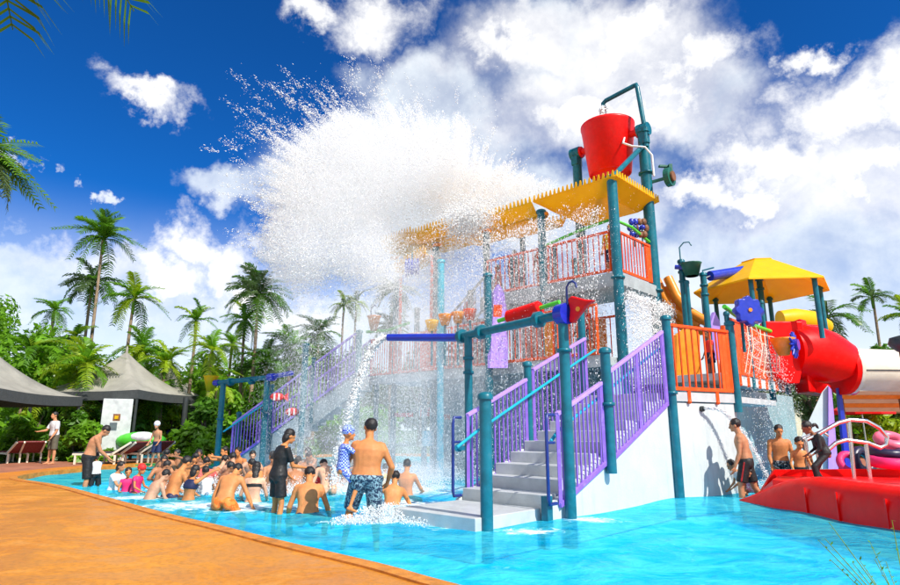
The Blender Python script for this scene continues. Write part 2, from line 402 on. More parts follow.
def water_mat():
    m = bpy.data.materials.new('pool_water'); m.use_nodes = True; g = NT(m.node_tree); g.n.clear()
    o = g.new('ShaderNodeOutputMaterial'); t = g.new('ShaderNodeTexCoord'); v = t.outputs['Object']
    mp = g.new('ShaderNodeMapping'); mp.inputs['Scale'].default_value = (1.0, 1.25, 1); g.link(v, mp.inputs[0]); p = mp.outputs[0]
    a = g.noise(p, 1.7, 3, 0.5, 0.8).outputs['Fac']; b = g.noise(p, 5.5, 4, 0.55, 1.0).outputs['Fac']; c = g.noise(p, 17, 3, 0.5, 0.6).outputs['Fac']
    h = g.m('ADD', g.m('ADD', g.m('MULTIPLY', a, 1.0), g.m('MULTIPLY', b, 0.42)), g.m('MULTIPLY', c, 0.10))
    bp = g.new('ShaderNodeBump'); bp.inputs['Strength'].default_value = 0.9; bp.inputs['Distance'].default_value = 0.10; g.link(h, bp.inputs['Height'])
    tr = g.new('ShaderNodeBsdfTransparent'); tr.inputs[0].default_value = (0.35, 0.93, 1.0, 1)
    df = g.new('ShaderNodeBsdfDiffuse'); g.link(bp.outputs[0], df.inputs['Normal'])
    # foam: around the falling water and along the people
    sx = g.new('ShaderNodeSeparateXYZ'); g.link(v, sx.inputs[0])
    def fo(x, y, rx, ry):
        q = g.m('POWER', g.m('DIVIDE', g.m('SUBTRACT', sx.outputs[0], x), rx), 2.0); r = g.m('POWER', g.m('DIVIDE', g.m('SUBTRACT', sx.outputs[1], y), ry), 2.0)
        return g.m('SUBTRACT', 1.0, g.m('SQRT', g.m('ADD', q, r)))
    k = None
    for s_ in FOAM:
        f_ = fo(*s_); k = f_ if k is None else g.m('MAXIMUM', k, f_)
    fn = g.noise(p, 3.2, 7, 0.72, 1.5).outputs['Fac']
    foam = g.smooth(g.m('ADD', g.m('MULTIPLY', g.m('MAXIMUM', k, -0.1), 0.34), fn), 0.60, 0.80)
    thin = g.smooth(g.noise(p, 2.4, 6, 0.65, 2.2).outputs['Fac'], 0.60, 0.74)
    foam = g.m('MAXIMUM', foam, g.m('MULTIPLY', thin, 0.22))
    wv = g.smooth(h, 0.55, 0.95)
    base = g.mix(wv, (0.0, 0.54, 0.88), (0.10, 0.84, 0.98))
    g.link(g.mix(foam, base, (0.85, 0.93, 0.95)), df.inputs[0])
    mx = g.new('ShaderNodeMixShader'); g.link(g.m('ADD', 0.40, g.m('MULTIPLY', foam, 0.55)), mx.inputs[0]); g.link(tr.outputs[0], mx.inputs[1]); g.link(df.outputs[0], mx.inputs[2])
    gl = g.new('ShaderNodeBsdfGlossy'); gl.inputs['Roughness'].default_value = 0.06; g.link(bp.outputs[0], gl.inputs['Normal'])
    gl.inputs[0].default_value = (0.55, 0.85, 1, 1)
    fr = g.new('ShaderNodeFresnel'); fr.inputs[0].default_value = 1.33; g.link(bp.outputs[0], fr.inputs['Normal'])
    m2 = g.new('ShaderNodeMixShader'); g.link(g.m('MULTIPLY', fr.outputs[0], 0.27), m2.inputs[0]); g.link(mx.outputs[0], m2.inputs[1]); g.link(gl.outputs[0], m2.inputs[2])
    g.link(m2.outputs[0], o.inputs[0]); return m
FOAM = [(-3.6, 10.2, 2.4, 1.0), (-1.0, 8.6, 1.0, 0.55), (-0.6, 10.6, 1.6, 1.0), (-5.6, 11.6, 1.6, 0.7), (-2.0, 13, 5.0, 2.0), (0.0, 8.5, 0.9, 0.8), (6.3, 13.2, 0.9, 0.7), (1.9, 8.6, 0.7, .4), (1.0, 7.75, .6, .3)]
wm = water_mat()
# rippled water surface: a real grid, cut to the pool outline, with small waves
def pool_surface():
    import bmesh
    xs = np.arange(-16, 17.5, 0.16); ys = np.arange(2.4, 29.2, 0.16)
    P = np.array([(p.x, p.y) for p in loop]); Q = np.roll(P, -1, 0)
    X, Y = np.meshgrid(xs, ys); inside = np.zeros(X.shape, bool)
    for (x1, y1), (x2, y2) in zip(P, Q):
        cnd = ((y1 > Y) != (y2 > Y)); 
        with np.errstate(divide='ignore', invalid='ignore'): xi = (x2-x1)*(Y-y1)/(y2-y1+1e-12)+x1
        inside ^= cnd & (X < xi)
    grow = inside.copy()
    for dx in (-1, 0, 1):
        for dy in (-1, 0, 1): grow |= np.roll(np.roll(inside, dx, 1), dy, 0)
    Z = 0.012*np.sin(X*2.3+Y*1.1+1.3*np.sin(Y*0.9))+0.010*np.sin(X*-1.2+Y*3.4+np.sin(X*1.7))+0.006*np.sin(X*5.1-Y*4.3+2*np.sin(X*.8+Y))
    idx = np.arange(X.size).reshape(X.shape); f = []
    g4 = grow[:-1, :-1] & grow[1:, :-1] & grow[:-1, 1:] & grow[1:, 1:]
    a = idx[:-1, :-1][g4]; b = idx[:-1, 1:][g4]; c = idx[1:, 1:][g4]; d = idx[1:, :-1][g4]
    fs = np.stack([a, b, c, d], 1); used = np.unique(fs); rm = -np.ones(X.size, int); rm[used] = np.arange(len(used))
    vs = np.stack([X.ravel(), Y.ravel(), Z.ravel()], 1)[used]
    me = fin('water', vs, rm[fs], wm); me.polygons.foreach_set('use_smooth', [True]*len(fs)); o = bpy.data.objects.new('water', me); C.objects.link(o); tag(o, None, None, None, 'structure')
pool_surface()

# ------------------------------------------------------------------ railings
_unit = {}
def unit_bar(w_, m):
    k = (w_, m.name)
    if k not in _unit: _unit[k] = MB().box((0, 0, 0.5), (w_, w_, 1)).mesh('baluster', m)
    return _unit[k]
def railing(p0, p1, h, n, m, label, group, top_m=None, rw=0.05, bw=0.022, topw=0.07, mids=(), plate=None, brackets=0, name='railing_panel', rot=UA):
    p0, p1 = Vector(p0), Vector(p1); root = thing(name, label, 'railing', p0, group); up = Vector((0, 0, h)); tm = top_m or m
    ev = (p1-p0).normalized()
    part(MB().bar(p0+up, p1+up, topw, 0.055), 'top_rail', tm, root, 0.008)
    part(MB().bar(p0, p1, rw, 0.07), 'bottom_rail', m, root, 0.006)
    for q in (p0+ev*0.02, p1-ev*0.02): part(MB().bar(q, q+up, rw, rw), 'end_bar', m, root)
    for t in mids:
        q = p0.lerp(p1, t); part(MB().bar(q, q+up, rw, rw), 'middle_bar', m, root)
    ub = unit_bar(bw, m)
    for i in range(n):
        q = p0.lerp(p1, (i+1)/(n+1))-p0; link_mesh('baluster', ub, root, q, (0, 0, rot), (1, 1, h))
    if plate:
        q0, q1 = p0.lerp(p1, plate[0]), p0.lerp(p1, plate[1]); sd = (p1-p0).cross(Vector((0, 0, 1))).normalized()*0.02
        part(MB().extrude([q0-sd/2, q1-sd/2, q1+up-sd/2, q0+up-sd/2], sd), 'end_plate', plate[2] if len(plate) > 2 else m, root)
    for i in range(brackets):
        q = p0.lerp(p1, (i+0.6)/(brackets+0.2)); part(MB().bar(q+Vector((0, 0, -.03)), q+Vector((0, 0, -.22)), .06, .06).ball(q+Vector((0, 0, -.24)), .045), 'bracket', m, root)
    return root
def post(p, z0, z1, r, label, group=None, m=None, rings=(), cap=True, name='post', cat='post'):
    p = Vector((p[0], p[1], z0)); root = thing(name, label, cat, p, group); m = m or teal
    part(MB().lathe([(r, z0), (r, z1)], (p.x, p.y, 0), 16), 'pole', m, root)
    if cap: part(MB().lathe([(r*1.28, z1-.02), (r*1.28, z1+.035), (r*1.0, z1+.06), (r*.4, z1+.075)], (p.x, p.y, 0), 16), 'cap', m, root)
    for zr in rings: part(MB().lathe([(r*1.02, zr-.05), (r*1.35, zr-.05), (r*1.35, zr+.0), (r*1.02, zr+.0)], (p.x, p.y, 0), 16), 'collar', m, root)
    return root

# ------------------------------------------------------------------ front staircase with its side wall
st = thing('staircase', 'grey concrete stairs with white side wall rising from the pool to the front deck', 'stairs', S(-5.3, 0.1))
part(MB().prism([S(*q)[:2] for q in ((-5.33, .12), (-3.99, .12), (-3.99, 1.62), (-5.33, 1.62))], -0.35, 0.16), 'entry_slab', step_m, st, 0.012)
RUN, RISE = 0.4, 0.171
for k in range(10):
    a0 = -3.94+RUN*k; zt = 0.16+RISE*(k+1)
    part(MB().prism([S(*q)[:2] for q in ((a0, .06), (a0+RUN-0.006 if k < 9 else a0+0.36, .06), (a0+RUN-0.006 if k < 9 else a0+0.36, 1.6), (a0, 1.6))], zt-RISE*1.02-0.35, zt), 'step', step_m, st, 0.012)
# side wall polygon under the string
def wallpoly(b, t, pts, m, name, root, bev=0.01):
    return part(MB().extrude([S(a, b, z) for a, z in pts], V*t), name, m, root, bev)
wallpoly(-0.03, 0.085, [(-4.0, -.35), (0.0, -.35), (0.0, 1.74), (-0.3, 1.74), (-4.0, 0.17)], white_wall, 'side_wall', st)
wallpoly(1.61, 0.085, [(-4.0, -.35), (0.0, -.35), (0.0, 1.74), (-0.3, 1.74), (-4.0, 0.17)], white_wall, 'side_wall', st)
part(MB().box(S(-4.02, -0.01, 0.08), (0.12, 0.1, 0.5), rz=UA), 'corner_post', teal, st)

def stz(a): return 0.16+RISE*max(0, (a+3.94)/RUN+0.5)
sg = 'railings of the front staircase'
def sp_(a, b, dz): return S(a, b, stz(a)+dz)
railing(sp_(-3.78, -.06, -.12), sp_(-2.5, -.06, -.16), 1.22, 10, purple, 'lower purple stair railing panel beside the white side wall', sg, lilac, rot=UA)
railing(sp_(-2.36, -.06, -.2), sp_(-0.12, -.06, -.2), 1.34, 19, purple, 'long upper purple stair railing panel above the white wall', sg, lilac, mids=(0.5,), rot=UA)
railing(sp_(-3.8, 1.62, -.1), sp_(-2.2, 1.62, -.12), 1.22, 13, purple, 'lower purple stair railing on the far side of the steps', sg, lilac, rot=UA)
railing(sp_(-2.0, 1.62, -.1), sp_(-0.1, 1.62, -.12), 1.3, 12, purple, 'upper purple stair railing on the far side of the steps', sg, lilac, rot=UA)
def handrail(pts, label, r=0.026, m=None, stands=(), group=None, cat='handrail'):
    root = thing('handrail', label, cat, Vector(pts[0]), group); part(MB().tube(pts, r, 8), 'pipe', m or tealL, root)
    for q0, q1 in stands: part(MB().tube([q0, q1], r*0.8, 6), 'support', m or tealL, root)
    return root
handrail([sp_(-4.15, 1.52, .78), sp_(-3.7, 1.52, .82), sp_(-0.3, 1.52, .86), sp_(0.1, 1.52, .86)], 'turquoise pipe handrail on the far side of the front stairs', stands=[(sp_(-2.1, 1.52, .84), sp_(-2.1, 1.62, .84)), (sp_(-3.5, 1.52, .84), sp_(-3.5, 1.62, .84))])
handrail([sp_(-3.8, .04, .74), sp_(-3.6, .04, .8), sp_(-0.3, .04, .82), sp_(0, .04, .8)], 'turquoise pipe handrail inside the near purple stair railing', stands=[(sp_(-2.4, .04, .8), sp_(-2.4, -.06, .8))])
# navy loops at the foot of both rails
def loop_end(a, b, lab):
    zb, zt = sp_(a, b, 0).z, sp_(a, b, 1.15).z; d = U*-0.16; p = S(a, b)
    pts = [p+Vector((0, 0, zb-.02)), p+d+Vector((0, 0, zb-.02)), p+d*1.15+Vector((0, 0, zb+.05)), p+d*1.15+Vector((0, 0, zt-.1)), p+d+Vector((0, 0, zt)), p+Vector((0, 0, zt))]
    root = thing('rail_end_loop', lab, 'handrail', p+Vector((0, 0, zb)), 'loops ending the stair railings')
    part(MB().tube(pts, .024, 8), 'loop', navy, root); part(MB().tube([p+d*1.15+Vector((0, 0, (zb+zt)/2+.2)), p+Vector((0, 0, (zb+zt)/2+.2))], .02, 6), 'crossbar', navy, root)
loop_end(-3.95, 1.62, 'navy loop ending the stair railing behind the short front post')
loop_end(-3.92, -.1, 'navy loop ending the near stair railing beside the tall post')

pg = 'teal posts of the front staircase'
post(S(-5.14, .1), -.35, 1.60, .078, 'short teal post standing in the water by the entry slab corner', pg)
post(S(-3.64, -.14), -.35, 2.93, .078, 'tall teal post carrying the pipe in front of the stairs', pg, rings=(2.35,), cap=False)
post(S(-3.24, 2.09), -.35, 2.8, .07, 'tall teal post behind the stairs carrying the pipe over the slab', pg, rings=(2.2, 2.45), cap=False)
post(S(-2.43, -.12), .55, 2.42, .08, 'teal post dividing the two near purple railing panels', pg, rings=(1.62,))
post(S(-2.1, 1.66), .3, 2.36, .07, 'teal post dividing the far purple railing panels', pg)
post(S(0, -.1), -.35, 3.28, .082, 'tall teal post at the top of the stairs by the orange railing', pg, rings=(1.9,))
post(S(0, 1.75), 1.6, 3.75, .08, 'teal post at the top of the far stair railing', pg, rings=(3.1,))

# water pipe with blue spout over the entry slab
q0 = S(-3.64, -.14, 2.86); q1 = S(-3.24, 2.09, 2.84); dv = (q1-q0).normalized()
pc = thing('spout_pipe', 'teal overhead water pipe with long blue spout above the pool steps', 'water pipe', q0)
part(MB().tube([q0-dv*.02, q1+dv*.35], .07, 14), 'pipe', teal, pc)
for t in (.5, 1.9, 2.45): part(MB().tube([q0+dv*t-dv*.045, q0+dv*t+dv*.045], .125, 14), 'flange', teal, pc)
sp_end = at(388, 337.5, 11.4); sv_ = (sp_end-(q1+dv*.34)).normalized(); part(MB().tube([q1+dv*.30, q1+dv*.36+sv_*.05, sp_end], [.075, .075, .068], 14), 'spout', blue, pc)
part(MB().tube([q0-dv*.10, q0+dv*.06], .16, 16), 'end_disc', blue, pc)
SPOUT = sp_end+sv_*.02
cone = MB(); # red funnel beyond the disc
cax = (U*0.35-V*1.0+Vector((0, 0, .12))).normalized(); c0 = q0-dv*.10+Vector((0, 0, .03))
KF = .62
rt = thing('red_funnel', 'red funnel with fanned mouth on top of the tall front post', 'funnel', c0)
part(MB().extrude([c0+(-dv*a_+Vector((0, 0, z_)))*KF for a_, z_ in ((0, -.26), (.12, -.30), (.58, .06), (.80, .13), (.52, .20), (.12, .36), (0, .30), (.06, .02))], U*.1), 'fan', redm, rt, .03)
part(MB().tube([c0-dv*.2-U*.01, c0-dv*.2+U*.12], .035, 12), 'hub', amber, rt)
part(MB().tube([c0+Vector((0, 0, .1)), c0+Vector((0, 0, .36)), c0-dv*.05+Vector((0, 0, .42)), c0-dv*.12+Vector((0, 0, .43)), c0-dv*.18+Vector((0, 0, .38)), c0-dv*.19+Vector((0, 0, .32))], .016, 8), 'hook', navy, rt)
# turquoise valve arm on the back post
part(MB().tube([S(-3.24, 2.09, .9)-dv*-.02, S(-3.24, 2.09, .9)+dv*.3], .04, 10).tube([S(-3.24, 2.09, .9)+dv*.26, S(-3.24, 2.09, .9)+dv*.32], .07, 10), 'valve_arm', tealL, pc)

# ------------------------------------------------------------------ front deck
D0 = S(0, 0); D1 = Vector((5.86, 12.42, 0)); DZ = 1.87
nrm = Vector((-(D1-D0).y, (D1-D0).x, 0)).normalized()     # away from the camera
dk = thing('front_deck', 'white walled platform at the top of the front stairs', 'platform', D0)
L_ = S(0.02, 1.62)
pl = [S(.03, 0)[:2], D1[:2], (D1+U*2.6)[:2], S(4.2, 1.7)[:2], S(.03, 1.66)[:2]]
part(MB().prism(pl, DZ-.13, DZ), 'deck_slab', step_m, dk, .01)
wv_ = (D1-D0).normalized()
part(MB().extrude([D0+nrm*.03+wv_*.06+Vector((0, 0, -.35)), D1+nrm*.03-wv_*.02+Vector((0, 0, -.35)), D1+nrm*.03-wv_*.02+Vector((0, 0, DZ-.16)), D0+nrm*.03+wv_*.06+Vector((0, 0, DZ-.16))], nrm*.12), 'front_wall', white_wall, dk, .008)
part(MB().extrude([D0+nrm*.0+wv_*.02+Vector((0, 0, DZ-.14)), D1+nrm*.0+Vector((0, 0, DZ-.14)), D1+Vector((0, 0, DZ+.04)), D0+wv_*.02+Vector((0, 0, DZ+.04))], nrm*.03), 'fascia', step_m, dk, .005)
railing(D0+wv_*.12+Vector((0, 0, DZ+.10)), D1-wv_*.12+Vector((0, 0, DZ+.10)), 1.22, 9, orange, 'bright orange railing panel above the white front wall', 'orange railings of the decks', topw=.1, brackets=2, plate=(.84, 1.0), rot=math.atan2(wv_.y, wv_.x), bw=.026, rw=.06)
post(D1, 1.55, 3.36, .082, 'teal post at the outer corner of the front deck', pg)
# little jet nozzle in the wall, throwing a thin arc of water
nz = D0.lerp(D1, .47)+nrm*.03+Vector((0, 0, 1.60))
solo(MB().tube([nz+nrm*.01, nz-nrm*.05], .055, 14).tube([nz-nrm*.05, nz-nrm*.09], .025, 10), 'water_nozzle', darkm, 'small black nozzle in the white wall below the orange railing', 'nozzle')

# side wall under the right hand deck: set back, in the shade of the deck
Z2 = 2.38
E0 = D1+U*.15+V*.2; E1 = E0+U*4.4
d2 = thing('side_deck', 'raised deck edged with orange panels beside the red tube slide', 'platform', E0)
part(MB().prism([(E0)[:2], (E1)[:2], (E1+V*2.6)[:2], (E0+V*2.2)[:2]], Z2-.16, Z2), 'deck_slab', step_m, d2, .01)
part(MB().extrude([E0-V*.004+Vector((0, 0, Z2-.24)), E1-V*.004+Vector((0, 0, Z2-.24)), E1-V*.004+Vector((0, 0, Z2+.03)), E0-V*.004+Vector((0, 0, Z2+.03))], V*-.05), 'fascia', white_wall, d2, .005)
W0 = D1+nrm*.2+V*.75-wv_*.05; W1 = E1+V*.85+U*3.6
part(MB().extrude([Vector((W0.x, W0.y, -.35)), Vector((W1.x, W1.y, -.35)), Vector((W1.x, W1.y, Z2-.17)), Vector((W0.x, W0.y, Z2-.17))], V*.15), 'wet_side_wall', wet_shade_wall, d2)
X0 = Vector((D1.x, D1.y, 0))+nrm*.05
part(MB().extrude([Vector((X0.x, X0.y, -.35)), Vector((W0.x, W0.y, -.35))+V*.05, Vector((W0.x, W0.y, DZ-.17))+V*.05, Vector((X0.x, X0.y, DZ-.17))], wv_*-.12), 'return_wall', wet_shade_wall, d2)
for i in range(3):
    a0 = E0+U*(.25+1.28*i); a1 = a0+U*1.15
    r_ = railing(a0-V*.06+Vector((0, 0, Z2+.02)), a1-V*.06+Vector((0, 0, Z2+.02)), 1.15, 4, orange, ['orange deck panel next to the teal corner post', 'middle orange deck panel behind the rope net', 'orange deck panel nearest the red tube slide'][i], 'orange railings of the decks', brackets=2, plate=(.12, .88), rot=UA)
for i in range(4): post(E0+U*(.15+1.28*i)-V*.06, Z2-.3, Z2+(1.25, 1.35, 1.9, 1.3)[i], .05, ['slim teal post where the orange deck panels start', 'slim teal post between first and middle orange deck panels', 'taller slim teal post between middle and last orange deck panels', 'slim teal post where orange panels meet the red slide'][i], 'slim posts along the side deck')
# rope net with floats hanging over the panels
net = thing('rope_net', 'tangled pale rope net hung over the orange deck panels', 'net', E0+Vector((0, 0, Z2+1)))
nb = E0-V*.16; rr = random.Random(4)
for i in range(9):
    p = nb+U*(1.1+i*.3)+Vector((0, 0, Z2+1.25-.04*i)); q = nb+U*(.9+i*.32+rr.uniform(-.5, .5))+Vector((0, 0, Z2+rr.uniform(-.0, .25)))
    mid = p.lerp(q, .5)-V*.08+U*rr.uniform(-.12, .12); part(MB().tube([p, p.lerp(mid, .5)-Vector((0, 0, .05)), mid, mid.lerp(q, .5), q], .013, 5), 'rope', MATS['cream_fibreglass'], net)
for i in range(5):
    z = Z2+.2+.22*i; part(MB().tube([nb+U*1.0+Vector((0, 0, z+.05)), nb+U*2.0+Vector((0, 0, z-.06)), nb+U*3.0+Vector((0, 0, z-.02)), nb+U*3.7+Vector((0, 0, z-.10))], .012, 5), 'rope', MATS['cream_fibreglass'], net)
# green pipe along the deck top
gp = thing('green_pipe', 'bright green pipe curving along the top of the orange deck panels', 'pipe', E0+Vector((0, 0, Z2+1.2)))
part(MB().tube([E0+U*.1-V*.05+Vector((0, 0, Z2+1.42)), E0+U*.6-V*.1+Vector((0, 0, Z2+1.3)), E0+U*1.6-V*.1+Vector((0, 0, Z2+1.2)), E0+U*3.4-V*.1+Vector((0, 0, Z2+1.22))], .05, 10), 'pipe', green, gp)
part(MB().tube([E0+U*.05-V*.1+Vector((0, 0, Z2-.5)), E0+U*.05-V*.1+Vector((0, 0, Z2+1.0)), E0+U*.2-V*.1+Vector((0, 0, Z2+1.1))], .035, 8), 'down_pipe', green, gp)
wcol = thing('water_spinner', 'blue toothed spray wheel with orange hub by the red slide', 'water wheel', at(794, 345, 14.1))
wc = at(794, 345, 14.1)
mw = MB()
for k in range(14):
    a = 2*math.pi*k/14; e = U*math.cos(a)+Vector((0, 0, 1))*math.sin(a); mw.tube([wc+e*.1, wc+e*.32], [.05, .02], 6)
part(mw, 'spokes', blue, wcol); part(MB().tube([wc-V*.1, wc+V*.1], .13, 12), 'hub', blue, wcol)
wx = at(783, 347, 14.2); solo(MB().lathe([(.12, -.2), (.26, .16), (.29, .2), (.22, .2), (.1, -.14)], wx, 16, closed=True).ball(wx-Vector((0, 0, .14)), (.12, .12, .06)), 'tipping_bucket', amber, 'small amber tipping bucket beside the blue spray wheel', 'bucket')
# blue flower disc
fc = at(750, 310, 12.2); fd = thing('flower_disc', 'blue scalloped flower disc above the orange deck panels', 'water flower', fc)
prof = []
for k in range(64):
    a = 2*math.pi*k/64; r = .285+.03*math.cos(8*a); prof.append(fc+Vector((1, 0.12, 0)).normalized()*math.cos(a)*r+Vector((0, 0, 1))*math.sin(a)*r)
part(MB().extrude(prof, Vector((-.02, .16, 0))), 'petals', blue, fd, .02); part(MB().tube([fc+Vector((0, -.03, 0)), fc+Vector((0, .1, 0))], .04, 10), 'hub', amber, fd)
part(MB().tube([fc+Vector((0, .1, 0)), fc+Vector((.1, .6, 0)), fc+Vector((.1, .62, -.8))], .035, 8), 'arm', teal, fd)
prof = [p+Vector((.17, .3, .02)) for p in prof]; part(MB().extrude(prof, Vector((-.02, .1, 0))), 'rear_petals', navy, fd)

# ------------------------------------------------------------------ yellow canopy over the side deck
cc = Vector((8.35, 15.7, 0)); cz = 4.85
eL, eR = at(712, 303, 14.9), at(827, 287, 15.8)
cy = thing('canopy', 'yellow hipped canopy on six teal posts beside the blue roller', 'canopy', Vector((cc.x, cc.y, 2.4)))
oct_ = []
for k in range(6):
    a = UA+R(60*k+8); oct_.append(cc+Vector((math.cos(a)*1.75, math.sin(a)*1.75, cz)))
apex = cc+Vector((0, 0, cz+.78)); mb = MB(); flat = []
for k in range(6): flat.append(cc+Vector((math.cos(UA+R(60*k+8))*.42, math.sin(UA+R(60*k+8))*.42, cz+.78)))
for k in range(6):
    j = (k+1) % 6; part(MB().extrude([oct_[k], oct_[j], flat[j], flat[k]], Vector((0, 0, -.05))), 'roof_panel', yellow, cy, .008)
part(MB().extrude(flat, Vector((0, 0, .03))), 'crown', yellow, cy)
for k in range(6):
    p = cc.lerp(oct_[k], .86); zt_ = cz+.10
    zb_ = 3.35 if p.x > cc.x+.3 else 2.4; part(MB().lathe([(.06, zb_), (.06, zt_)], (p.x, p.y, 0), 12).lathe([(.085, zt_-.1), (.085, zt_-.04)], (p.x, p.y, 0), 12), 'post', teal, cy)

# red tube slide with cream tube
tr0 = at(800, 352, 15.3); 
sl = thing('tube_slide', 'red enclosed tube slide joining a cream tube', 'water slide', tr0)
R1, R2 = .80, .56
pts = [at(786, 352, 15.2), at(800, 352, 15.25), at(812, 353.5, 15.3), at(824, 357, 15.4), at(836, 363, 15.45), at(840, 369, 15.5)]
part(MB().tube(pts, [.68, .71, .71, .68, .62, .57], 28), 'red_tube', red, sl)
p_ = pts[-1]; ax = (at(900, 371, 15.6)-p_).normalized()
part(MB().tube([p_-ax*.02, p_+ax*.10], .66, 28), 'red_flange', red, sl)
part(MB().tube([p_+ax*.105, p_+ax*.19], .665, 28), 'cream_flange', cream, sl)
part(MB().tube([p_+ax*.19, p_+ax*6.0], .54, 28), 'cream_tube', cream, sl)
part(MB().box(p_+ax*3-Vector((0, .545, 0)), (5.6, .015, .03), rz=math.atan2(ax.y, ax.x)), 'seam', tent_d, sl)
mbb = MB()
cfl = [c_ for c_ in sl.children if c_.name.startswith('cream_flange')][0]
for k in range(26):
    a = 2*math.pi*k/26; e = Vector((0, -1, 0))*math.cos(a)+Vector((0, 0, 1))*math.sin(a); q = p_+ax*.15+e*.63; part(MB().tube([q-ax*.09, q+ax*.06], .018, 6), 'bolt', steel, cfl)
part(MB().prism([at(786, 320, 15.6)[:2], at(800, 320, 14.9)[:2], at(806, 320, 15.1)[:2], at(800, 320, 16.2)[:2]], 2.1, 3.95), 'entry_box', red, sl, .05)
part(MB().extrude([at(766, 321, 14.75), at(803, 321, 14.75), at(806, 350, 14.75), at(800, 384, 14.75), at(788, 384, 14.75), at(768, 372, 14.75)], Vector((0, .35, 0))), 'entry_wall', red, sl, .04)
part(MB().extrude([at(762, 322, 15.9), at(822, 325, 15.9), at(822, 352, 15.9), at(762, 352, 15.9)], Vector((0, .06, 0))), 'entry_panel', red, sl, .02)
part(MB().tube([at(815, 384, 15.4), at(814, 394, 15.4)], [.36, .28], 18), 'drain_cup', red, sl); part(MB().ball(at(852, 388, 15.4), (.17, .17, .18)), 'foot', magenta, sl)
# amber slide seen behind
solo(MB().tube([at(780, 320, 19), at(795, 319, 19), at(812, 321, 19.3), at(826, 327, 19.6)], [.30, .34, .33, .25], 20), 'yellow_tube_slide', yellow, 'yellow tube slide section passing behind the canopy posts', 'water slide')
# white wedge added for a sunlit patch of side wall; purple cone wall behind
bt = thing('buttress_wall', 'sunlit white triangular wall under the red tube slide', 'wall', G(800, 470))
part(MB().extrude([at(783, 477, 14.6), at(828, 477, 14.6), at(828, 385, 14.6), at(822, 392, 14.6)], Vector((.1, .18, 0))), 'wall', white_wall, bt, .01)
part(MB().extrude([at(828.5, 386, 14.5), at(828.5, 477, 14.5), at(839, 477, 15.4), at(832, 390, 15.4)], Vector((.1, .2, 0))), 'purple_side', lilac, bt)
solo(MB().extrude([at(838, 388, 15.6), at(841, 388, 15.6), at(852, 470, 15.6), at(846, 470, 15.6)], Vector((0, .1, 0))), 'blue_play_board', blue, 'narrow blue upright panel beside the white triangular wall', 'panel')

# small features on the right: green bucket, blue roller, orange slide piece
def arm_post(p, z0, z1, lab): return post(p, z0, z1, .075, lab, 'feature posts behind the front deck', rings=(z1-.25, z1-.5))
pa = at(681, 262, 15.2); arm_post(pa, 1.9, pa.z, 'teal feature post carrying the green tipping bucket')
gb = at(691, 265, 14.9); t_ = thing('green_bucket', 'small dark green tipping bucket hanging from a hook pipe', 'bucket', gb)
part(MB().lathe([(.16, -.3), (.25, .02), (.27, .04), (.22, .04), (.13, -.26)], gb, 18, closed=True), 'bucket', dgreen, t_)
part(MB().lathe([(.0001, -.29), (.15, -.29)], gb, 18), 'base', dgreen, t_)
part(MB().tube([gb+Vector((-.34, .2, .0)), gb+Vector((-.05, .05, -.06))], .06, 8), 'arm', blue, t_)
part(MB().tube([gb+Vector((-.22, .1, .1)), gb+Vector((-.22, .1, .5)), gb+Vector((-.12, .05, .62)), gb+Vector((.0, 0, .62)), gb+Vector((.06, 0, .52))], .018, 6), 'hook', teal, t_)
post(at(687, 285, 15), 1.9, at(687, 283, 15).z, .05, 'slim teal post just right of the green bucket post', 'feature posts behind the front deck')
pb = at(703, 275, 15.0); arm_post(pb, 1.9, pb.z, 'teal feature post where the blue roller starts')
pd = at(758, 270, 15.6); arm_post(pd, 1.9, pd.z, 'teal feature post where the blue roller ends under the canopy')
ro = thing('blue_roller', 'navy blue horizontal roller between two teal posts', 'roller', at(728, 273, 15.2))
r0, r1 = at(710, 276, 15.0), at(748, 270, 15.5); part(MB().tube([r0, r1], .13, 16), 'roller', blue, ro); part(MB().tube([pb-Vector((0, 0, .1)), r0, ], .025, 6).tube([r1, pd+Vector((0, 0, -.05))], .025, 6), 'axle', steel, ro)
part(MB().tube([pb+Vector((0, 0, 0)), pb+Vector((0, 0, .12)), pb+Vector((.3, 0, .2))], .02, 6), 'hook', teal, ro)
os_ = thing('orange_slide', 'small orange curved slide behind the front deck railing', 'slide', at(690, 330, 15.4))
pt = [at(668, 278, 16.0), at(677, 297, 15.8), at(688, 311, 15.6), at(703, 320, 15.4), at(712, 324, 15.3)]
part(MB().tube(pt, .13, 14), 'chute_tube', amber, os_)
part(MB().tube([p+V*.34 for p in pt], .13, 14), 'chute_tube', amber, os_)
mb = MB()
for a_, b_ in zip(pt, pt[1:]):
    part(MB().extrude([a_-Vector((0, 0, .22)), b_-Vector((0, 0, .22)), b_-Vector((0, 0, .22))+V*.54, a_-Vector((0, 0, .22))+V*.54], Vector((0, 0, -.04))), 'chute', amber, os_)
cone_ = at(730, 350, 14.4)
solo(MB().extrude([at(724, 325, 14.4), at(737, 325, 14.4), at(737, 385, 14.4), at(722, 385, 14.4)], V*.08), 'orange_play_board', orange, 'solid orange play panel behind the front deck corner', 'panel')
solo(MB().extrude([at(711, 322, 15.0), at(715, 312, 15.0), at(720, 322, 15.0), at(720, 360, 15.0), at(711, 360, 15)], V*.08), 'purple_play_board', lilac, 'lilac pointed play panel behind the front deck railing', 'panel')
solo(MB().extrude([at(677, 335, 14.8), at(690, 326, 14.8), at(700, 335, 14.8), at(700, 385, 14.8), at(677, 385, 14.8)], V*.08), 'amber_play_board', amber, 'amber play panel standing behind the orange front railing', 'panel')

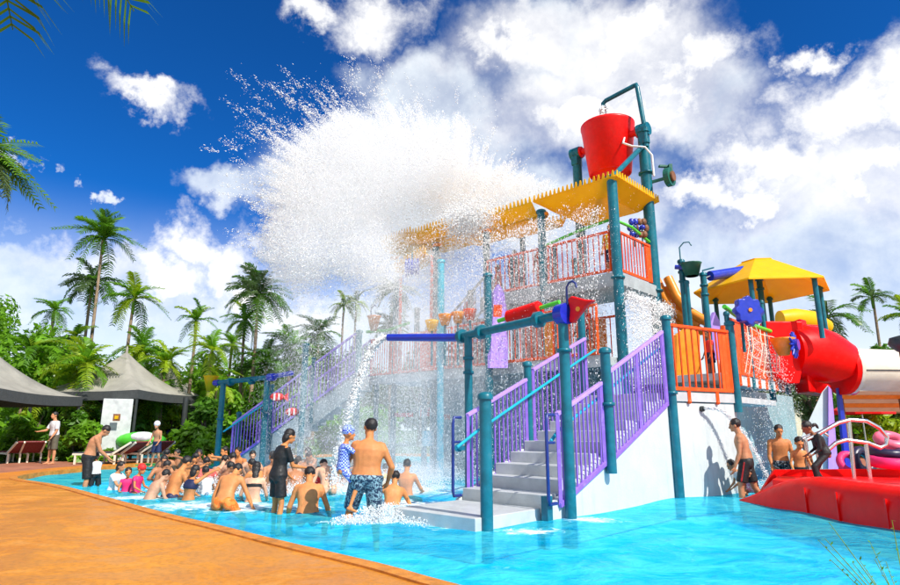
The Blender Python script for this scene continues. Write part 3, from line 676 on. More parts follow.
# ------------------------------------------------------------------ tower with the tipping bucket
TZ = 4.9
tgp = 'tall teal posts of the water tower'
tp = [(T(0, 0), -.35, 7.35, .125, 'thick teal tower post at the near corner below the yellow pan'),
      (T(2.0, 0), -.35, 9.35, .15, 'thickest teal tower post reaching the bucket axle, nearest the canopy'),
      (T(2.0, 2.15), -.35, 9.35, .14, 'tall teal tower post at the far end of the bucket axle'),
      (T(0, 2.15), -.35, 7.0, .11, 'teal tower post under the middle of the yellow trough')]
for p, a, b, r, l in tp: post(p, a, b, r, l, tgp, rings=(TZ-.1,) if b < 8 else (TZ-.1, b-1.2))
post(T(0.1, 4.2), -.35, 7.0, .10, 'teal trough post in the thick of the falling water', tgp)
post(T(0.1, 6.3), -.35, 7.0, .11, 'teal trough post left of the falling water in the spray', tgp)
post(T(1.9, 4.2), -.35, 7.2, .09, 'rear teal trough post in the spray', tgp)
post(T(0.1, 8.2), -.35, 6.2, .09, 'outermost teal trough post near the blue spray paddle', tgp)
post(T(-1.05, 3.2), -.35, 5.2, .10, 'teal post ending halfway up inside the spray', tgp)
post(T(-1.1, 4.9), -.35, 5.9, .10, 'turquoise post in front of the lower orange deck panels', tgp, m=tealL)
tw = thing('tower_platform', 'upper grey platform of the water tower with people on it', 'platform', T(1, 1, TZ))
part(MB().prism([T(*q)[:2] for q in ((-.05, -.05), (2.1, -.05), (2.1, 4.3), (-.05, 4.3))], TZ-.22, TZ-.02), 'slab', grey_m, tw, .01)
part(MB().bar(T(-.07, -.05, TZ-.16), T(-.07, 4.3, TZ-.16), .05, .34).bar(T(-.05, -.07, TZ-.16), T(2.1, -.07, TZ-.16), .05, .30), 'edge_beam', grey_m, tw)
og = 'orange railings of the decks'
railing(T(0, .15, TZ+.1), T(0, 2.0, TZ+.1), .98, 11, orange, 'orange railing on the upper tower platform facing the spray', og, rot=UA)
railing(T(.15, 0, TZ+.1), T(1.85, 0, TZ+.1), .98, 10, orange, 'orange railing on the upper tower platform beside the thickest post', og, plate=(.85, 1.0), rot=UA)
railing(T(0, 2.3, TZ+.1), T(0, 4.1, TZ+.1), .98, 10, orange, 'orange railing on the upper platform inside the spray', og, rot=UA)
ga = thing('green_arch_pipe', 'thin green pipe arching over the upper orange railings', 'pipe', T(0, 2, TZ+1.1))
part(MB().tube([T(0, 2.1, TZ+1.12), T(0, 1, TZ+1.3), T(.1, .1, TZ+1.42), T(.9, 0, TZ+1.38), T(1.9, 0, TZ+1.2)], .04, 8), 'pipe', green, ga)
for i, (mm, px, nm) in enumerate(((blue, 634, 'blue petalled spinner above the upper tower railing'), (wood, 642, 'brown petalled spinner above the upper tower railing'))):
    fc = at(px, 228, 15.0); t_ = thing('spinner', nm, 'spinner', fc, 'spinners on the upper railing'); mb = MB()
    for k in range(6):
        a = 2*math.pi*k/6; mb.ball(fc+Vector((math.cos(a)*.11, 0, math.sin(a)*.2)), (.08, .06, .1), 8, 6)
    part(mb, 'petals', mm, t_); part(MB().ball(fc-Vector((0, .05, 0)), .07), 'hub', navy if i == 0 else blue, t_); part(MB().tube([fc, fc-Vector((0, -.05, .5))], .02, 6), 'stalk', teal, t_)

# tipping bucket
BC = T(2.0, 1.07, 0); BZ = 9.38
bk = thing('tipping_bucket', 'giant red tipping bucket hung between two posts on top of the tower', 'bucket', Vector((BC.x, BC.y, BZ)))
part(MB().lathe([(.56, -.98), (.60, -.95), (.76, .46), (.78, .50), (.78, .56), (.73, .56), (.71, .48), (.55, -.88)], (BC.x, BC.y, BZ), 40, closed=True), 'shell', redm, bk)
part(MB().lathe([(.001, -.965), (.57, -.965), (.57, -.90), (.001, -.90)], (BC.x, BC.y, BZ), 32), 'base', redm, bk)
for s_ in (-1, 1):
    part(MB().tube([BC+V*s_*.66+Vector((0, 0, BZ+.05)), BC+V*s_*1.1+Vector((0, 0, BZ+.05))], .10, 14), 'axle', redm, bk)
    part(MB().tube([BC+V*s_*.88+Vector((0, 0, BZ+.05)), BC+V*s_*.96+Vector((0, 0, BZ+.05))], .17, 14), 'collar', redm, bk)
for s_, nm in ((-1, 'teal axle bearing on the post nearest the canopy'), (1, 'teal axle bearing on the far bucket post')):
    q = BC+V*s_*1.09+Vector((0, 0, BZ+.05)); b_ = thing('axle_bearing', nm, 'bearing', q, 'bearings of the bucket axle')
    part(MB().tube([q-V*.16, q+V*.16], .19, 12), 'housing', teal, b_); part(MB().box(q-Vector((0, 0, .25)), (.3, .22, .3), rz=UA), 'bracket', teal, b_, .02)
    part(MB().extrude([q+U*-.2+Vector((0, 0, .05)), q+U*.25+Vector((0, 0, .16)), q+U*.3+Vector((0, 0, -.05))], V*.05), 'guide_plate', teal, b_)
# white hose
hs_ = [at(626, 132, 15.9), at(623, 143, 15.3), at(632, 146, 15.2), at(645, 147, 15.1), at(652, 155, 15.1), at(654, 176, 15.1)]
solo(MB().tube(hs_, .028, 8), 'white_hose', white_p, 'white hose looping from the red bucket down the tower post', 'hose')
fp = T(2.0, 0); topz = 11.05
fl = thing('filling_pipe', 'angled teal pipe pouring water into the red bucket', 'pipe', Vector((fp.x, fp.y, 9.3)))
qa = at(645, 130, 15.3); qb = at(637, 84, 15.35); qc = at(603, 102, 16.1)
part(MB().tube([qa-Vector((0, 0, .5)), qa, qb-Vector((0, 0, .12)), qb+(qc-qb)*.03, qb+(qc-qb)*.1, qc+(qb-qc)*.08, qc+Vector((0, 0, -.05)), qc+Vector((0, 0, -.18))], .065, 12), 'pipe', teal, fl)
for z in (.0, -.35): part(MB().tube([qa+Vector((0, 0, z-.05)), qa+Vector((0, 0, z+.05))], .10, 12), 'clamp', teal, fl)
part(MB().tube([T(0, 0, 7.35), T(1.9, 0, 8.9)], .07, 10), 'brace', teal, fl)
# pulley box on the tower post
gx = at(666, 178, 15.2); gr = thing('pulley_box', 'dark pulley gear hung on the outside of the tower post', 'pulley', gx)
part(MB().tube([gx-V*.02, gx-V*.16], .26, 18), 'wheel', dgreen, gr); part(MB().tube([gx-V*.17+Vector((0, 0, .0)), gx-V*.22], .14, 12), 'hub', MATS['brown_wood'], gr)
part(MB().box(gx+Vector((0, 0, .34)), (.34, .1, .05), rz=.1), 'top_plate', dgreen, gr); part(MB().bar(gx+Vector((0, 0, .34)), gx+Vector((.05, 0, 0)), .05, .05).bar(gx+Vector((-.0, 0, .0)), T(2.0, 0, gx.z-.05), .07, .07), 'arm', dgreen, gr)
part(MB().box(gx+Vector((.12, 0, .1)), (.09, .2, .55)), 'guard', dgreen, gr)

# yellow pan and long trough with toothed edges
def toothed(mb, p0, p1, zt, hgt, sp=.13, lean=Vector((0, 0, 0))):
    p0, p1 = Vector(p0), Vector(p1); L = (p1-p0).length; n = int(L/sp); d = (p1-p0)/n; th = V*0.0
    nr = d.cross(Vector((0, 0, 1))).normalized()*.02
    for i in range(n):
        a = p0+d*i; tp_ = [a+d*.02, a+d*.74, a+d*.56+Vector((0, 0, hgt))+lean, a+d*.34+Vector((0, 0, hgt))+lean]
        mb.extrude(tp_, nr)
PZ = 7.3
pn = thing('splash_pan', 'yellow toothed splash pan below the giant red bucket', 'splash pan', T(1, 1, PZ))
q = [T(-.15, -.2, PZ), T(2.25, -.2, PZ), T(2.25, 2.3, PZ), T(-.15, 2.3, PZ)]
ins = [T(.25, .25, PZ-.30), T(1.85, .25, PZ-.30), T(1.85, 1.9, PZ-.30), T(.25, 1.9, PZ-.30)]
part(MB().extrude(ins, Vector((0, 0, .03))), 'base', yellow, pn)
for i in range(4):
    j = (i+1) % 4; mb = MB(); mb.extrude([ins[i], ins[j], q[j], q[i]], Vector((0, 0, .035))); toothed(mb, q[i], q[j], PZ, .17)
    part(mb, 'toothed_side', yellow, pn)
tg = thing('yellow_trough', 'long yellow toothed water trough running from the tower into the splash', 'trough', T(0, 5, PZ))
for seg in range(4):
    b0, b1 = 2.34+seg*1.62, 2.34+seg*1.62+1.60; zz = PZ+.10*seg
    if seg == 2: continue
    mb = MB(); mb.extrude([T(.1, b0, zz-.34), T(1.3, b0, zz-.34), T(1.3, b1, zz-.34), T(.1, b1, zz-.34)], Vector((0, 0, .03))); part(mb, 'floor_panel', yellow, tg)
    for aa, ab in ((.1, -.18), (1.3, 1.55)):
        mb = MB(); mb.extrude([T(aa, b0, zz-.34), T(aa, b1, zz-.34), T(ab, b1, zz), T(ab, b0, zz)], U*.03); toothed(mb, T(ab, b0, zz), T(ab, b1, zz), zz, .17); part(mb, 'toothed_side', yellow, tg)
seg = 2; b0, b1 = 2.34+seg*1.62, 2.34+seg*1.62+1.60; zz = PZ+.20
mb = MB(); mb.extrude([T(.1, b0, zz-.34), T(1.3, b0, zz-.34), T(1.3, b1, zz-.34), T(.1, b1, zz-.34)], Vector((0, 0, .03))); part(mb, 'floor_panel', yellow, tg)
for aa, ab in ((.1, -.18), (1.3, 1.55)):
    mb = MB(); mb.extrude([T(aa, b0, zz-.34), T(aa, b1, zz-.34), T(ab, b1, zz), T(ab, b0, zz)], U*.03); toothed(mb, T(ab, b0, zz), T(ab, b1, zz), zz, .17); part(mb, 'toothed_side', yellow, tg)
for k in range(4): part(MB().tube([T(.1, 4.2+2.05*(k-1), 6.9), T(.1, 4.2+2.05*(k-1), 7.0)], .15, 12), 'saddle', amber, tg)
# lower small awning at the outer end
la = thing('small_trough', 'short yellow edge trough below the end of the long trough', 'trough', at(412, 262, 18.5))
p0, p1 = at(394, 272, 18.8), at(425, 254, 18.0); mb = MB(); mb.extrude([p0, p1, p1+Vector((0, 0, .22)), p0+Vector((0, 0, .22))], U*.04); toothed(mb, p0+Vector((0, 0, .22)), p1+Vector((0, 0, .22)), 0, .1); part(mb, 'toothed_side', yellow, la)
part(MB().extrude([p0, p1, p1+U*.7, p0+U*.7], Vector((0, 0, .03))), 'floor', yellow, la)
for q_ in (p0, p1): part(MB().tube([q_+U*.3, Vector((q_.x, q_.y, 2.9))+U*.3], .05, 8), 'support', orange, la)
sc_ = at(412, 268, 18.0); t_ = thing('spray_paddle', 'blue petalled spray paddle hanging under the small trough', 'paddle', sc_); mb = MB()
for k in range(5): mb.ball(sc_+Vector((.09*(k-2), -.02*k, .02*(k % 2))), (.06, .12, .3), 8, 8)
part(mb, 'blades', blue, t_); part(MB().tube([sc_+Vector((0, 0, .2)), sc_+Vector((0, 0, .5))], .03, 6), 'stalk', teal, t_)

# ------------------------------------------------------------------ rear deck behind the falling water
RZ = 2.85
rd = thing('rear_deck', 'long grey deck behind the falling water, orange panels on its edge', 'platform', S(1.1, 5, RZ))
part(MB().prism([S(*q)[:2] for q in ((1.2, 1.9), (5.2, 1.9), (5.2, 10.3), (1.2, 10.3))], RZ-.2, RZ), 'slab', grey_m, rd, .01)
part(MB().extrude([S(1.16, 1.9, RZ-.25), S(1.16, 10.3, RZ-.25), S(1.16, 10.3, RZ+.03), S(1.16, 1.9, RZ+.03)], U*.035), 'fascia', step_m, rd)
for k, (b0, b1) in enumerate(((2.0, 3.1), (3.2, 4.9), (5.0, 6.5), (6.6, 7.9), (8.0, 9.1), (9.2, 10.2))):
    railing(S(1.12, b0, RZ+.06), S(1.12, b1, RZ+.06), 1.12, 9 if k in (0, 1) else 8, orange,
            'orange rear deck railing panel ' + ['right behind the far stair railing', 'under the red ribbed drum', 'behind the thick of the falling water', 'between the two teal posts in the mist', 'over the mist beside the blue spout tip', 'where the long left stairs arrive'][k], og, plate=(.0, .16, amber) if k == 1 else ((.5, 1.0) if k == 3 else None), rot=UA)
bw_ = thing('back_wall', 'grey wet wall below the rear deck in the mist', 'wall', S(2.6, 5))
part(MB().extrude([S(3.2, 2.0, -.35), S(3.2, 9.6, -.35), S(3.2, 9.6, RZ-.22), S(3.2, 2.0, RZ-.22)], U*.15), 'wall', wet_shade_wall, bw_)
part(MB().extrude([S(1.3, 1.8, -.35), S(3.2, 1.8, -.35), S(3.2, 1.8, RZ-.22), S(1.3, 1.8, RZ-.22)], V*.12), 'return_wall', wet_shade_wall, bw_)
for k, (a_, b_) in enumerate(((1.3, 6.0), (1.3, 7.9), (1.3, 10.1), (1.3, 3.9))):
    post(S(a_, b_), -.35, RZ-.2, .08, ['teal pillar under the rear deck behind the blue spout', 'teal pillar under the rear deck left of the blue spout', 'teal pillar under the head of the long left stairs', 'teal pillar under the rear deck behind the near stairs'][k], 'pillars under the rear deck', cap=False)
for k, (b0, b1) in enumerate(((2.4, 4.0), (4.4, 6.0), (6.6, 8.4))):
    railing(S(3.1, b0, RZ+.06), S(3.1, b1, RZ+.06), 1.2, 8, orange, 'inner orange railing on the rear deck ' + ['behind the red drum', 'behind the tipping cups', 'behind the end of the blue spout'][k], og, plate=(.3, .7, (amber, orange, yellow)[k]), rot=UA)
for k, (a_, b_, z_, lab) in enumerate(((2.4, 3.3, 5.6, 'teal inner post behind the ribbed drum'), (2.2, 5.2, 6.0, 'teal inner post behind the tipping cups'), (2.6, 7.2, 5.4, 'teal inner post in the thick mist'), (2.0, 9.0, 5.0, 'teal inner post near the head of the long stairs'), (2.9, 4.3, 6.3, 'tallest teal inner post in the falling water'))): post(S(a_, b_), RZ-.1, z_, .09, lab, 'inner posts of the rear deck', rings=(RZ+1.3,))
# play bits on the deck
def drum(c, ax, L, r, m, lab):
    t_ = thing('ribbed_drum', lab, 'drum', c); mb = MB(); pts = []; rs = []
    n = 27
    for i in range(n): pts.append(c+ax*(L*(i/(n-1)-.5))); rs.append(r*(1.0 if i % 2 else .82))
    part(mb.tube(pts, rs, 16), 'drum', m, t_); part(MB().tube([c-ax*(L/2+.3), c+ax*(L/2+.5)], .05, 8), 'axle', green, t_)
dc = at(524, 313, 13.2); drum(dc, (-V+Vector((0, 0, .12))).normalized(), .9, .17, redm, 'red ribbed drum on a green axle above the teal pipe')
solo(MB().extrude([at(490, 318, 15.6), at(494, 292, 15.6), at(499, 284, 15.6), at(504, 292, 15.6), at(508, 318, 15.6), at(508, 368, 15.2), at(490, 368, 15.2)], V*.08), 'arched_play_board', MATS['lilac_paint'], 'lilac arched play panel in the falling water', 'panel')
solo(MB().extrude([at(495, 305, 15.5), at(502, 305, 15.5), at(503, 330, 15.5), at(494, 330, 15.5)], -U*.05), 'orange_plaque', orange, 'orange upright plaque on the lilac arched panel', 'plaque')
for k, (px, py, mm, nm) in enumerate(((445, 320, amber, 'amber cup in the mist over the blue spout'), (458, 318, amber, 'amber cup nearest the drum in the mist'), (432, 326, yellow, 'yellow cup beside the teal post in the mist'), (470, 315, orange, 'orange cup in the falling water above the pipe'))):
    q = at(px, py, 15.8); t_ = thing('spray_cup', nm, 'bucket', q, 'small cups tipping over the rear deck'); part(MB().lathe([(.1, -.15), (.18, .12), (.19, .15), (.14, .15), (.07, -.1)], q, 12, closed=True), 'cup', mm, t_); part(MB().tube([q+Vector((0, 0, -.12)), Vector((q.x, q.y, RZ))], .03, 6), 'stalk', teal, t_)
gpp = thing('green_deck_pipe', 'pale green pipe along the left end of the rear deck', 'pipe', S(1.0, 9, 4)); part(MB().tube([S(1.0, 10.3, RZ+1.45), S(1.0, 9.3, RZ+1.38), S(1.0, 8.3, RZ+1.5)], .05, 8), 'pipe', green, gpp)
ob = at(374, 321, 18.2); t_ = thing('orange_bucket', 'orange bucket with wire hook at the head of the long left stairs', 'bucket', ob)
part(MB().lathe([(.1, -.3), (.2, .12), (.23, .15), (.18, .15), (.08, -.25)], ob, 14, closed=True), 'bucket', amber, t_); part(MB().tube([ob+Vector((-.1, 0, .1)), ob+Vector((-.1, 0, .4)), ob+Vector((0, 0, .5)), ob+Vector((.1, 0, .42))], .015, 6), 'hook', navy, t_)
# upper stairs from the tower platform, where bathers come down
us = thing('upper_staircase', 'grey flight of steps in the spray coming down from the tower platform', 'stairs', T(1, 5.5, 4))
for k in range(9):
    b0 = 4.34+k*.3; zt_ = TZ-.05-.2*(k+1); part(MB().prism([T(*q)[:2] for q in ((.5, b0), (1.8, b0), (1.8, b0+.3), (.5, b0+.3))], zt_-.12, zt_), 'step', grey_m, us)
railing(T(.45, 4.34, TZ+.0), T(.45, 7.0, TZ-1.85), .95, 12, grey_m, 'grey weathered railing of the upper flight in the spray', og, rot=UA)
# signs under the rear deck
for k, (px, py, wd_, ht_) in enumerate(((404, 415, 18, 4), (425, 412, 9, 9), (446, 417, 8, 5))):
    q = at(px, py, 19); t_ = None
    solo(MB().box(q, (wd_*19/600, .06, ht_*19/600)), 'red_sign', redm, ['long faded red sign board seen through the mist', 'square red sign with white edge seen through the mist', 'small red sign board nearest the tall pipe post'][k], 'sign', 'red signs beyond the mist')
    if k == 1: solo(MB().box(q+Vector((-.16, -.05, .02)), (.03, .02, .3)), 'sign_edge', white_p, 'white edge strip on the square red sign', 'trim')
solo(MB().tube([at(428, 446, 17), at(428, 431, 17)], .16, 12), 'blue_barrel', tealL, 'blue barrel standing under the rear deck', 'barrel')

# ------------------------------------------------------------------ left stairs and left pipe feature
sl2 = thing('left_staircase', 'long grey flight of stairs climbing to the rear deck behind the bathers', 'stairs', Vector((-6.6, 18.6, 0)))
A2 = Vector((-6.75, 18.9, 0)); B2 = Vector((-2.75, 18.2, 0)); dd = (B2-A2).normalized(); sd2 = Vector((-dd.y, dd.x, 0))
NS = 16
for k in range(NS):
    t0 = k/NS; p = A2.lerp(B2, t0); q = A2.lerp(B2, (k+1)/NS); zt_ = RZ*(k+1)/NS
    part(MB().prism([p[:2], q[:2], (q+sd2*1.4)[:2], (p+sd2*1.4)[:2]], max(-.35, zt_-.45), zt_), 'step', step_m, sl2)
part(MB().extrude([A2-sd2*.05+Vector((0, 0, -.35)), A2+dd*.5-sd2*.05+Vector((0, 0, -.35)), B2-sd2*.05+Vector((0, 0, RZ-.5)), B2-sd2*.05+Vector((0, 0, RZ)), A2-sd2*.05+Vector((0, 0, .15))], sd2*.05), 'string', grey_m, sl2)
lsg = 'railings of the long left staircase'
for k, (t0, t1) in enumerate(((.03, .32), (.34, .64), (.66, .98))):
    railing(A2.lerp(B2, t0)-sd2*.08+Vector((0, 0, RZ*t0+.15)), A2.lerp(B2, t1)-sd2*.08+Vector((0, 0, RZ*t1+.15)), 1.15, 11, purple, ['lowest near purple panel of the long left stairs', 'middle near purple panel of the long left stairs', 'top near purple panel of the long left stairs'][k], lsg, lilac, rot=math.atan2(dd.y, dd.x))
railing(A2.lerp(B2, .03)+sd2*1.45+Vector((0, 0, .25)), A2.lerp(B2, .98)+sd2*1.45+Vector((0, 0, RZ+.1)), 1.15, 26, purple, 'far purple railing of the long left stairs', lsg, lilac, rot=math.atan2(dd.y, dd.x))
handrail([A2-sd2*.2+Vector((-.1, 0, 1.15)), A2.lerp(B2, .3)-sd2*.2+Vector((0, 0, RZ*.3+1.15))], 'turquoise handrail beside the lowest left stair panel')
lp = 'teal posts of the left pipe feature'
PL, PR = G(216, 471), Vector((-5.35, 17.7, 0))
post(PL, -.35, 2.6, .085, 'teal post at the bucket end of the left overhead pipe', lp, rings=(1.55,), cap=False); post(PR, -.35, 2.7, .085, 'teal post at the spray end of the left overhead pipe', lp, rings=(1.75,), cap=False)
post(G(235, 469)+Vector((0, 0, 0)), -.35, 1.7, .07, 'short teal post at the foot of the left stairs', lp)
post(A2.lerp(B2, .33)-sd2*.1, .5, 2.5, .06, 'teal post one third up the long left stairs', lp); post(A2.lerp(B2, .65)-sd2*.1, 1.4, 3.3, .06, 'teal post two thirds up the long left stairs', lp); post(B2-sd2*.1, -.35, 4.1, .09, 'teal post at the head of the long left stairs', lp)
pf = at(306, 342, 17.2); post(pf, -.35, pf.z-.1, .09, 'free-standing teal post with ball top before the left stairs', lp, rings=(pf.z-.35,)); 
dl = (PR-PL).normalized(); lpz = 2.64
lf = thing('left_spout_pipe', 'teal overhead pipe with blue ends by the left stairs', 'water pipe', PL+Vector((0, 0, lpz)))
part(MB().tube([PL-dl*.25+Vector((0, 0, lpz)), PR+dl*.1+Vector((0, 0, lpz+.06))], .07, 12), 'pipe', teal, lf)
for t in (.3, 1.25): part(MB().tube([PL+dl*t+Vector((0, 0, lpz)), PL+dl*(t+.1)+Vector((0, 0, lpz))], .12, 12), 'flange', teal, lf)
part(MB().tube([PL-dl*.42+Vector((0, 0, lpz)), PL-dl*.2+Vector((0, 0, lpz))], .09, 12), 'end_cap', blue, lf); part(MB().tube([PR+dl*.05+Vector((0, 0, lpz+.06)), PR+dl*.3+Vector((0, 0, lpz+.06))], .11, 12).tube([PR+dl*.3+Vector((0, 0, lpz+.08)), PR+dl*1.0+Vector((0, 0, lpz+.14))], .07, 12), 'spout', blue, lf)
yb = PL-dl*.62+Vector((0, 0, lpz+.06)); t_ = thing('yellow_bucket', 'yellow tipping bucket on the end of the left overhead pipe', 'bucket', yb)
part(MB().lathe([(.11, -.3), (.21, .12), (.25, .16), (.19, .16), (.09, -.25)], yb, 16, closed=True).ball(yb-Vector((0, 0, .27)), (.1, .1, .04)), 'bucket', yellow, t_); part(MB().tube([yb+Vector((0, 0, -.1)), PL-dl*.3+Vector((0, 0, lpz))], .05, 8), 'arm', navy, t_)
# red and white fish signs on the left stair railing
for k, (px, py) in enumerate(((277, 397), (292, 412))):
    q = at(px, py, 17.3); t_ = thing('fish_panel', ['upper red and white striped fish panel on the left stairs', 'lower red and white striped fish panel on the left stairs'][k], 'panel', q, 'fish panels on the left stairs')
    part(MB().ball(q, (.2, .05, .12), 12, 8).extrude([q+Vector((.15, 0, 0)), q+Vector((.32, 0, .13)), q+Vector((.32, 0, -.13))], Vector((0, .03, 0))), 'body', redm, t_); fb_ = t_.children[0]
    part(MB().box(q+Vector((-.06, -.03, 0)), (.05, .06, .2)), 'white_stripe', white_p, fb_); part(MB().box(q+Vector((.07, -.03, 0)), (.04, .06, .17)), 'white_stripe', white_p, fb_)

# ------------------------------------------------------------------ red landing basin of the slide, with handrails
def basin():
    t_ = thing('landing_basin', 'large red fibreglass landing basin at the pool edge', 'slide basin', G(820, 515))
    near_ = [(5.22, 11.1, .02), (5.32, 10.2, .34), (5.42, 9.55, .47), (5.52, 8.6, .47), (5.62, 7.4, .48), (5.8, 6.0, .49)]
    far_ = [(5.7, 11.7, .02), (6.0, 11.6, .48), (7.6, 11.5, .5), (9.5, 11.0, .5), (9.8, 8.6, .5), (9.9, 6.0, .5)]
    st_ = []
    for i in range(len(near_)-1):
        for j in range(5):
            t = j/5; P0 = Vector(near_[max(0, i-1)]); P1 = Vector(near_[i]); P2 = Vector(near_[i+1]); P3 = Vector(near_[min(len(near_)-1, i+2)])
            st_.append(0.5*((2*P1)+(P2-P0)*t+(2*P0-5*P1+4*P2-P3)*t*t+(3*P1-P0-3*P2+P3)*t*t*t))
    st_.append(Vector(near_[-1])); vs = []
    for p in st_:
        k = min(1, max(.15, p.z/.4)); vs += [(p.x-.10, p.y, -.38), (p.x-.13, p.y, -.1), (p.x-.13, p.y, p.z*.4), (p.x-.10, p.y, p.z-.12*k), (p.x-.03, p.y, p.z-.02*k), (p.x+.07, p.y, p.z+.03), (p.x+.22, p.y, p.z+.035), (p.x+.31, p.y, p.z), (p.x+.35, p.y, p.z-.12*k)]
    m_ = 9; part(MB().add(vs, [(i*m_+j, (i+1)*m_+j, (i+1)*m_+j+1, i*m_+j+1) for i in range(len(st_)-1) for j in range(m_-1)], True), 'outer_wall', red, t_)
    mb = MB()
    for (x0, y0, z0), (x1, y1, z1) in zip(far_, far_[1:]): mb.extrude([(x0, y0, -.36), (x1, y1, -.36), (x1, y1, z1), (x0, y0, z0)], (.0, -.06, 0))
    mb.extrude([(5.22, 11.1, -.36), (5.7, 11.7, -.36), (5.7, 11.7, .02), (5.22, 11.1, .02)], (.05, -.03, 0))
    part(mb, 'inner_wall', red, t_)
    part(MB().prism([(5.5, 10.7), (5.62, 8.6), (5.8, 6.0), (9.8, 6.0), (9.4, 10.95), (6.1, 11.5)], .2, .38), 'basin_floor', red, t_, .01)
    part(MB().add([(5.28, 11.05, .03), (5.6, 11.55, .03), (6.05, 11.5, .4), (5.5, 10.4, .37)], [(0, 1, 2, 3), (3, 2, 1, 0)]), 'prow', red, t_)
    for y in (9.4, 8.75, 7.9): part(MB().bar((5.42+(9.0-y)*.1-.085, y, -.3), (5.42+(9.0-y)*.1-.085, y, .36), .02, .03), 'seam_rib', red, t_)
basin()
def loop_rail(pts, lab, feet):
    t_ = thing('steel_handrail', lab, 'handrail', Vector(pts[0]), 'steel handrails at the landing basin'); part(MB().tube(pts, .038, 10), 'pipe', steel, t_)
    for a, b in feet: part(MB().tube([a, b], .034, 8), 'upright', steel, t_)
Yh = 10.9
def hp(px, py, Y=Yh): return at(px, py, Y)
loop_rail([hp(806, 440), hp(815, 436), hp(838, 423), hp(850, 420), hp(866, 421), hp(879, 428), hp(887, 437), hp(886, 445), hp(880, 448), hp(868, 443), hp(846, 440), hp(836, 443), hp(822, 455)], 'looped stainless handrail curving over the red basin', [(hp(849, 421), Vector((hp(853, 470).x, Yh, .35))), (hp(866, 443), Vector((hp(869, 470).x, Yh, .35)))])
loop_rail([at(800, 440, 12.2), at(808, 437, 12.2), at(822, 432, 12.2), at(828, 436, 12.2)], 'short stainless rail behind the girl in black', [(at(805, 438, 12.2), Vector((at(805, 438, 12.2).x, 12.2, .1))), (at(815, 434, 12.2), Vector((at(815, 434, 12.2).x, 12.2, .1)))])
solo(MB().prism([(6.95, 11.75), (7.7, 11.75), (7.7, 12.3), (6.95, 12.3)], -.3, .45), 'grey_block', grey_m, 'grey block step behind the red basin handrail', 'step', bevel=.02)
# inflatables and bags at the right edge
def torus(mb, c, R_, r_, tilt=0, n=22, m=10, rz=0):
    M = Matrix.Rotation(rz, 3, 'Z') @ Matrix.Rotation(tilt, 3, 'X'); vs = []; fs = []
    for i in range(n):
        for j in range(m):
            a, b = 2*math.pi*i/n, 2*math.pi*j/m; vs.append(Vector(c)+M @ Vector(((R_+r_*math.cos(b))*math.cos(a), (R_+r_*math.cos(b))*math.sin(a), r_*math.sin(b))))
            fs.append((i*m+j, ((i+1) % n)*m+j, ((i+1) % n)*m+(j+1) % m, i*m+(j+1) % m))
    return mb.add(vs, fs, True)
vm = {'pink': pink, 'magenta': magenta, 'navy': mat('navy_vinyl', (.02, .015, .05), .35), 'white': white_p}
solo(torus(MB(), at(891, 441, 11.6), .19, .10, .5), 'swim_ring', pink, 'pink swim ring leaning at the frame edge behind the steel rail', 'swim ring')
solo(torus(MB(), at(886, 452, 11.4), .24, .09, .15), 'swim_ring', vm['navy'], 'dark navy swim ring lying on the pile beside the steel rail', 'swim ring')
solo(torus(MB(), at(890, 462, 11.2), .26, .10, .1), 'swim_ring', magenta, 'magenta swim ring at the bottom of the pile', 'swim ring')
solo(torus(MB(), at(849, 463, 12.2), .17, .07, 1.2), 'swim_ring', magenta, 'magenta swim ring standing upright behind the girl in black', 'swim ring')
solo(torus(MB(), at(863, 461, 12.2), .2, .09, 1.35, rz=.3), 'swim_ring', vm['navy'], 'dark navy swim ring standing upright between magenta rings', 'swim ring')
# right far area: striped awning, umbrella, dark lamp column
aw = thing('striped_awning', 'yellow and cream striped awning behind the white triangular wall', 'awning', at(870, 400, 21))
for k in range(5): 
    y0 = 391+4.2*k; part(MB().extrude([at(838, y0, 21+.3*k), at(905, y0, 21+.3*k), at(905, y0+4, 21.3+.3*k), at(838, y0+4, 21.3+.3*k)], Vector((0, .03, .03))), 'stripe', amber if k % 2 else cream, aw)
for px in (842, 900): q = at(px, 400, 21.6); part(MB().tube([(q.x, q.y, .1), (q.x, q.y, 2.35)], .05, 8), 'post', wood, aw)
def umbrella(p, r, z, m, lab):
    t_ = thing('parasol', lab, 'parasol', Vector((p[0], p[1], .1)), None); mb = MB(); n = 8; vs = [(p[0], p[1], z+.55)]+[(p[0]+r*math.cos(2*math.pi*k/n), p[1]+r*math.sin(2*math.pi*k/n), z) for k in range(n)]
    for k in range(n): mb.add([vs[0], vs[1+k], vs[1+(k+1) % n], (vs[1+(k+1) % n][0], vs[1+(k+1) % n][1], z-.15), (vs[1+k][0], vs[1+k][1], z-.15)], [(0, 1, 2), (1, 4, 3, 2)])
    part(mb, 'canopy', m, t_); part(MB().tube([(p[0], p[1], .1), (p[0], p[1], z+.5)], .03, 8), 'pole', steel, t_)
q = at(861, 408, 24); umbrella(q, 1.1, q.z-.1, redm, 'red parasol below the striped awning')
q = at(893, 408, 26); umbrella(q, 1.2, q.z-.1, MATS['brown_wood'], 'brown parasol near the frame edge below the awning')
lc = thing('lamp_column', 'dark brown column with flared cap at the frame edge beside the cream tube', 'lamp post', Vector((at(897, 400, 9.5).x+.12, 9.5, 0)))
q = at(899, 345, 9.5); part(MB().lathe([(.10, -.3), (.10, q.z-.1)], (q.x+.1, q.y, 0), 16), 'column', mat('column_brown', (.06, .03, .022), .5), lc); part(MB().lathe([(.12, q.z-.1), (.2, q.z-.02), (.23, q.z+.03), (.2, q.z+.12), (.05, q.z+.16)], (q.x+.1, q.y, 0), 16), 'cap', darkm, lc)
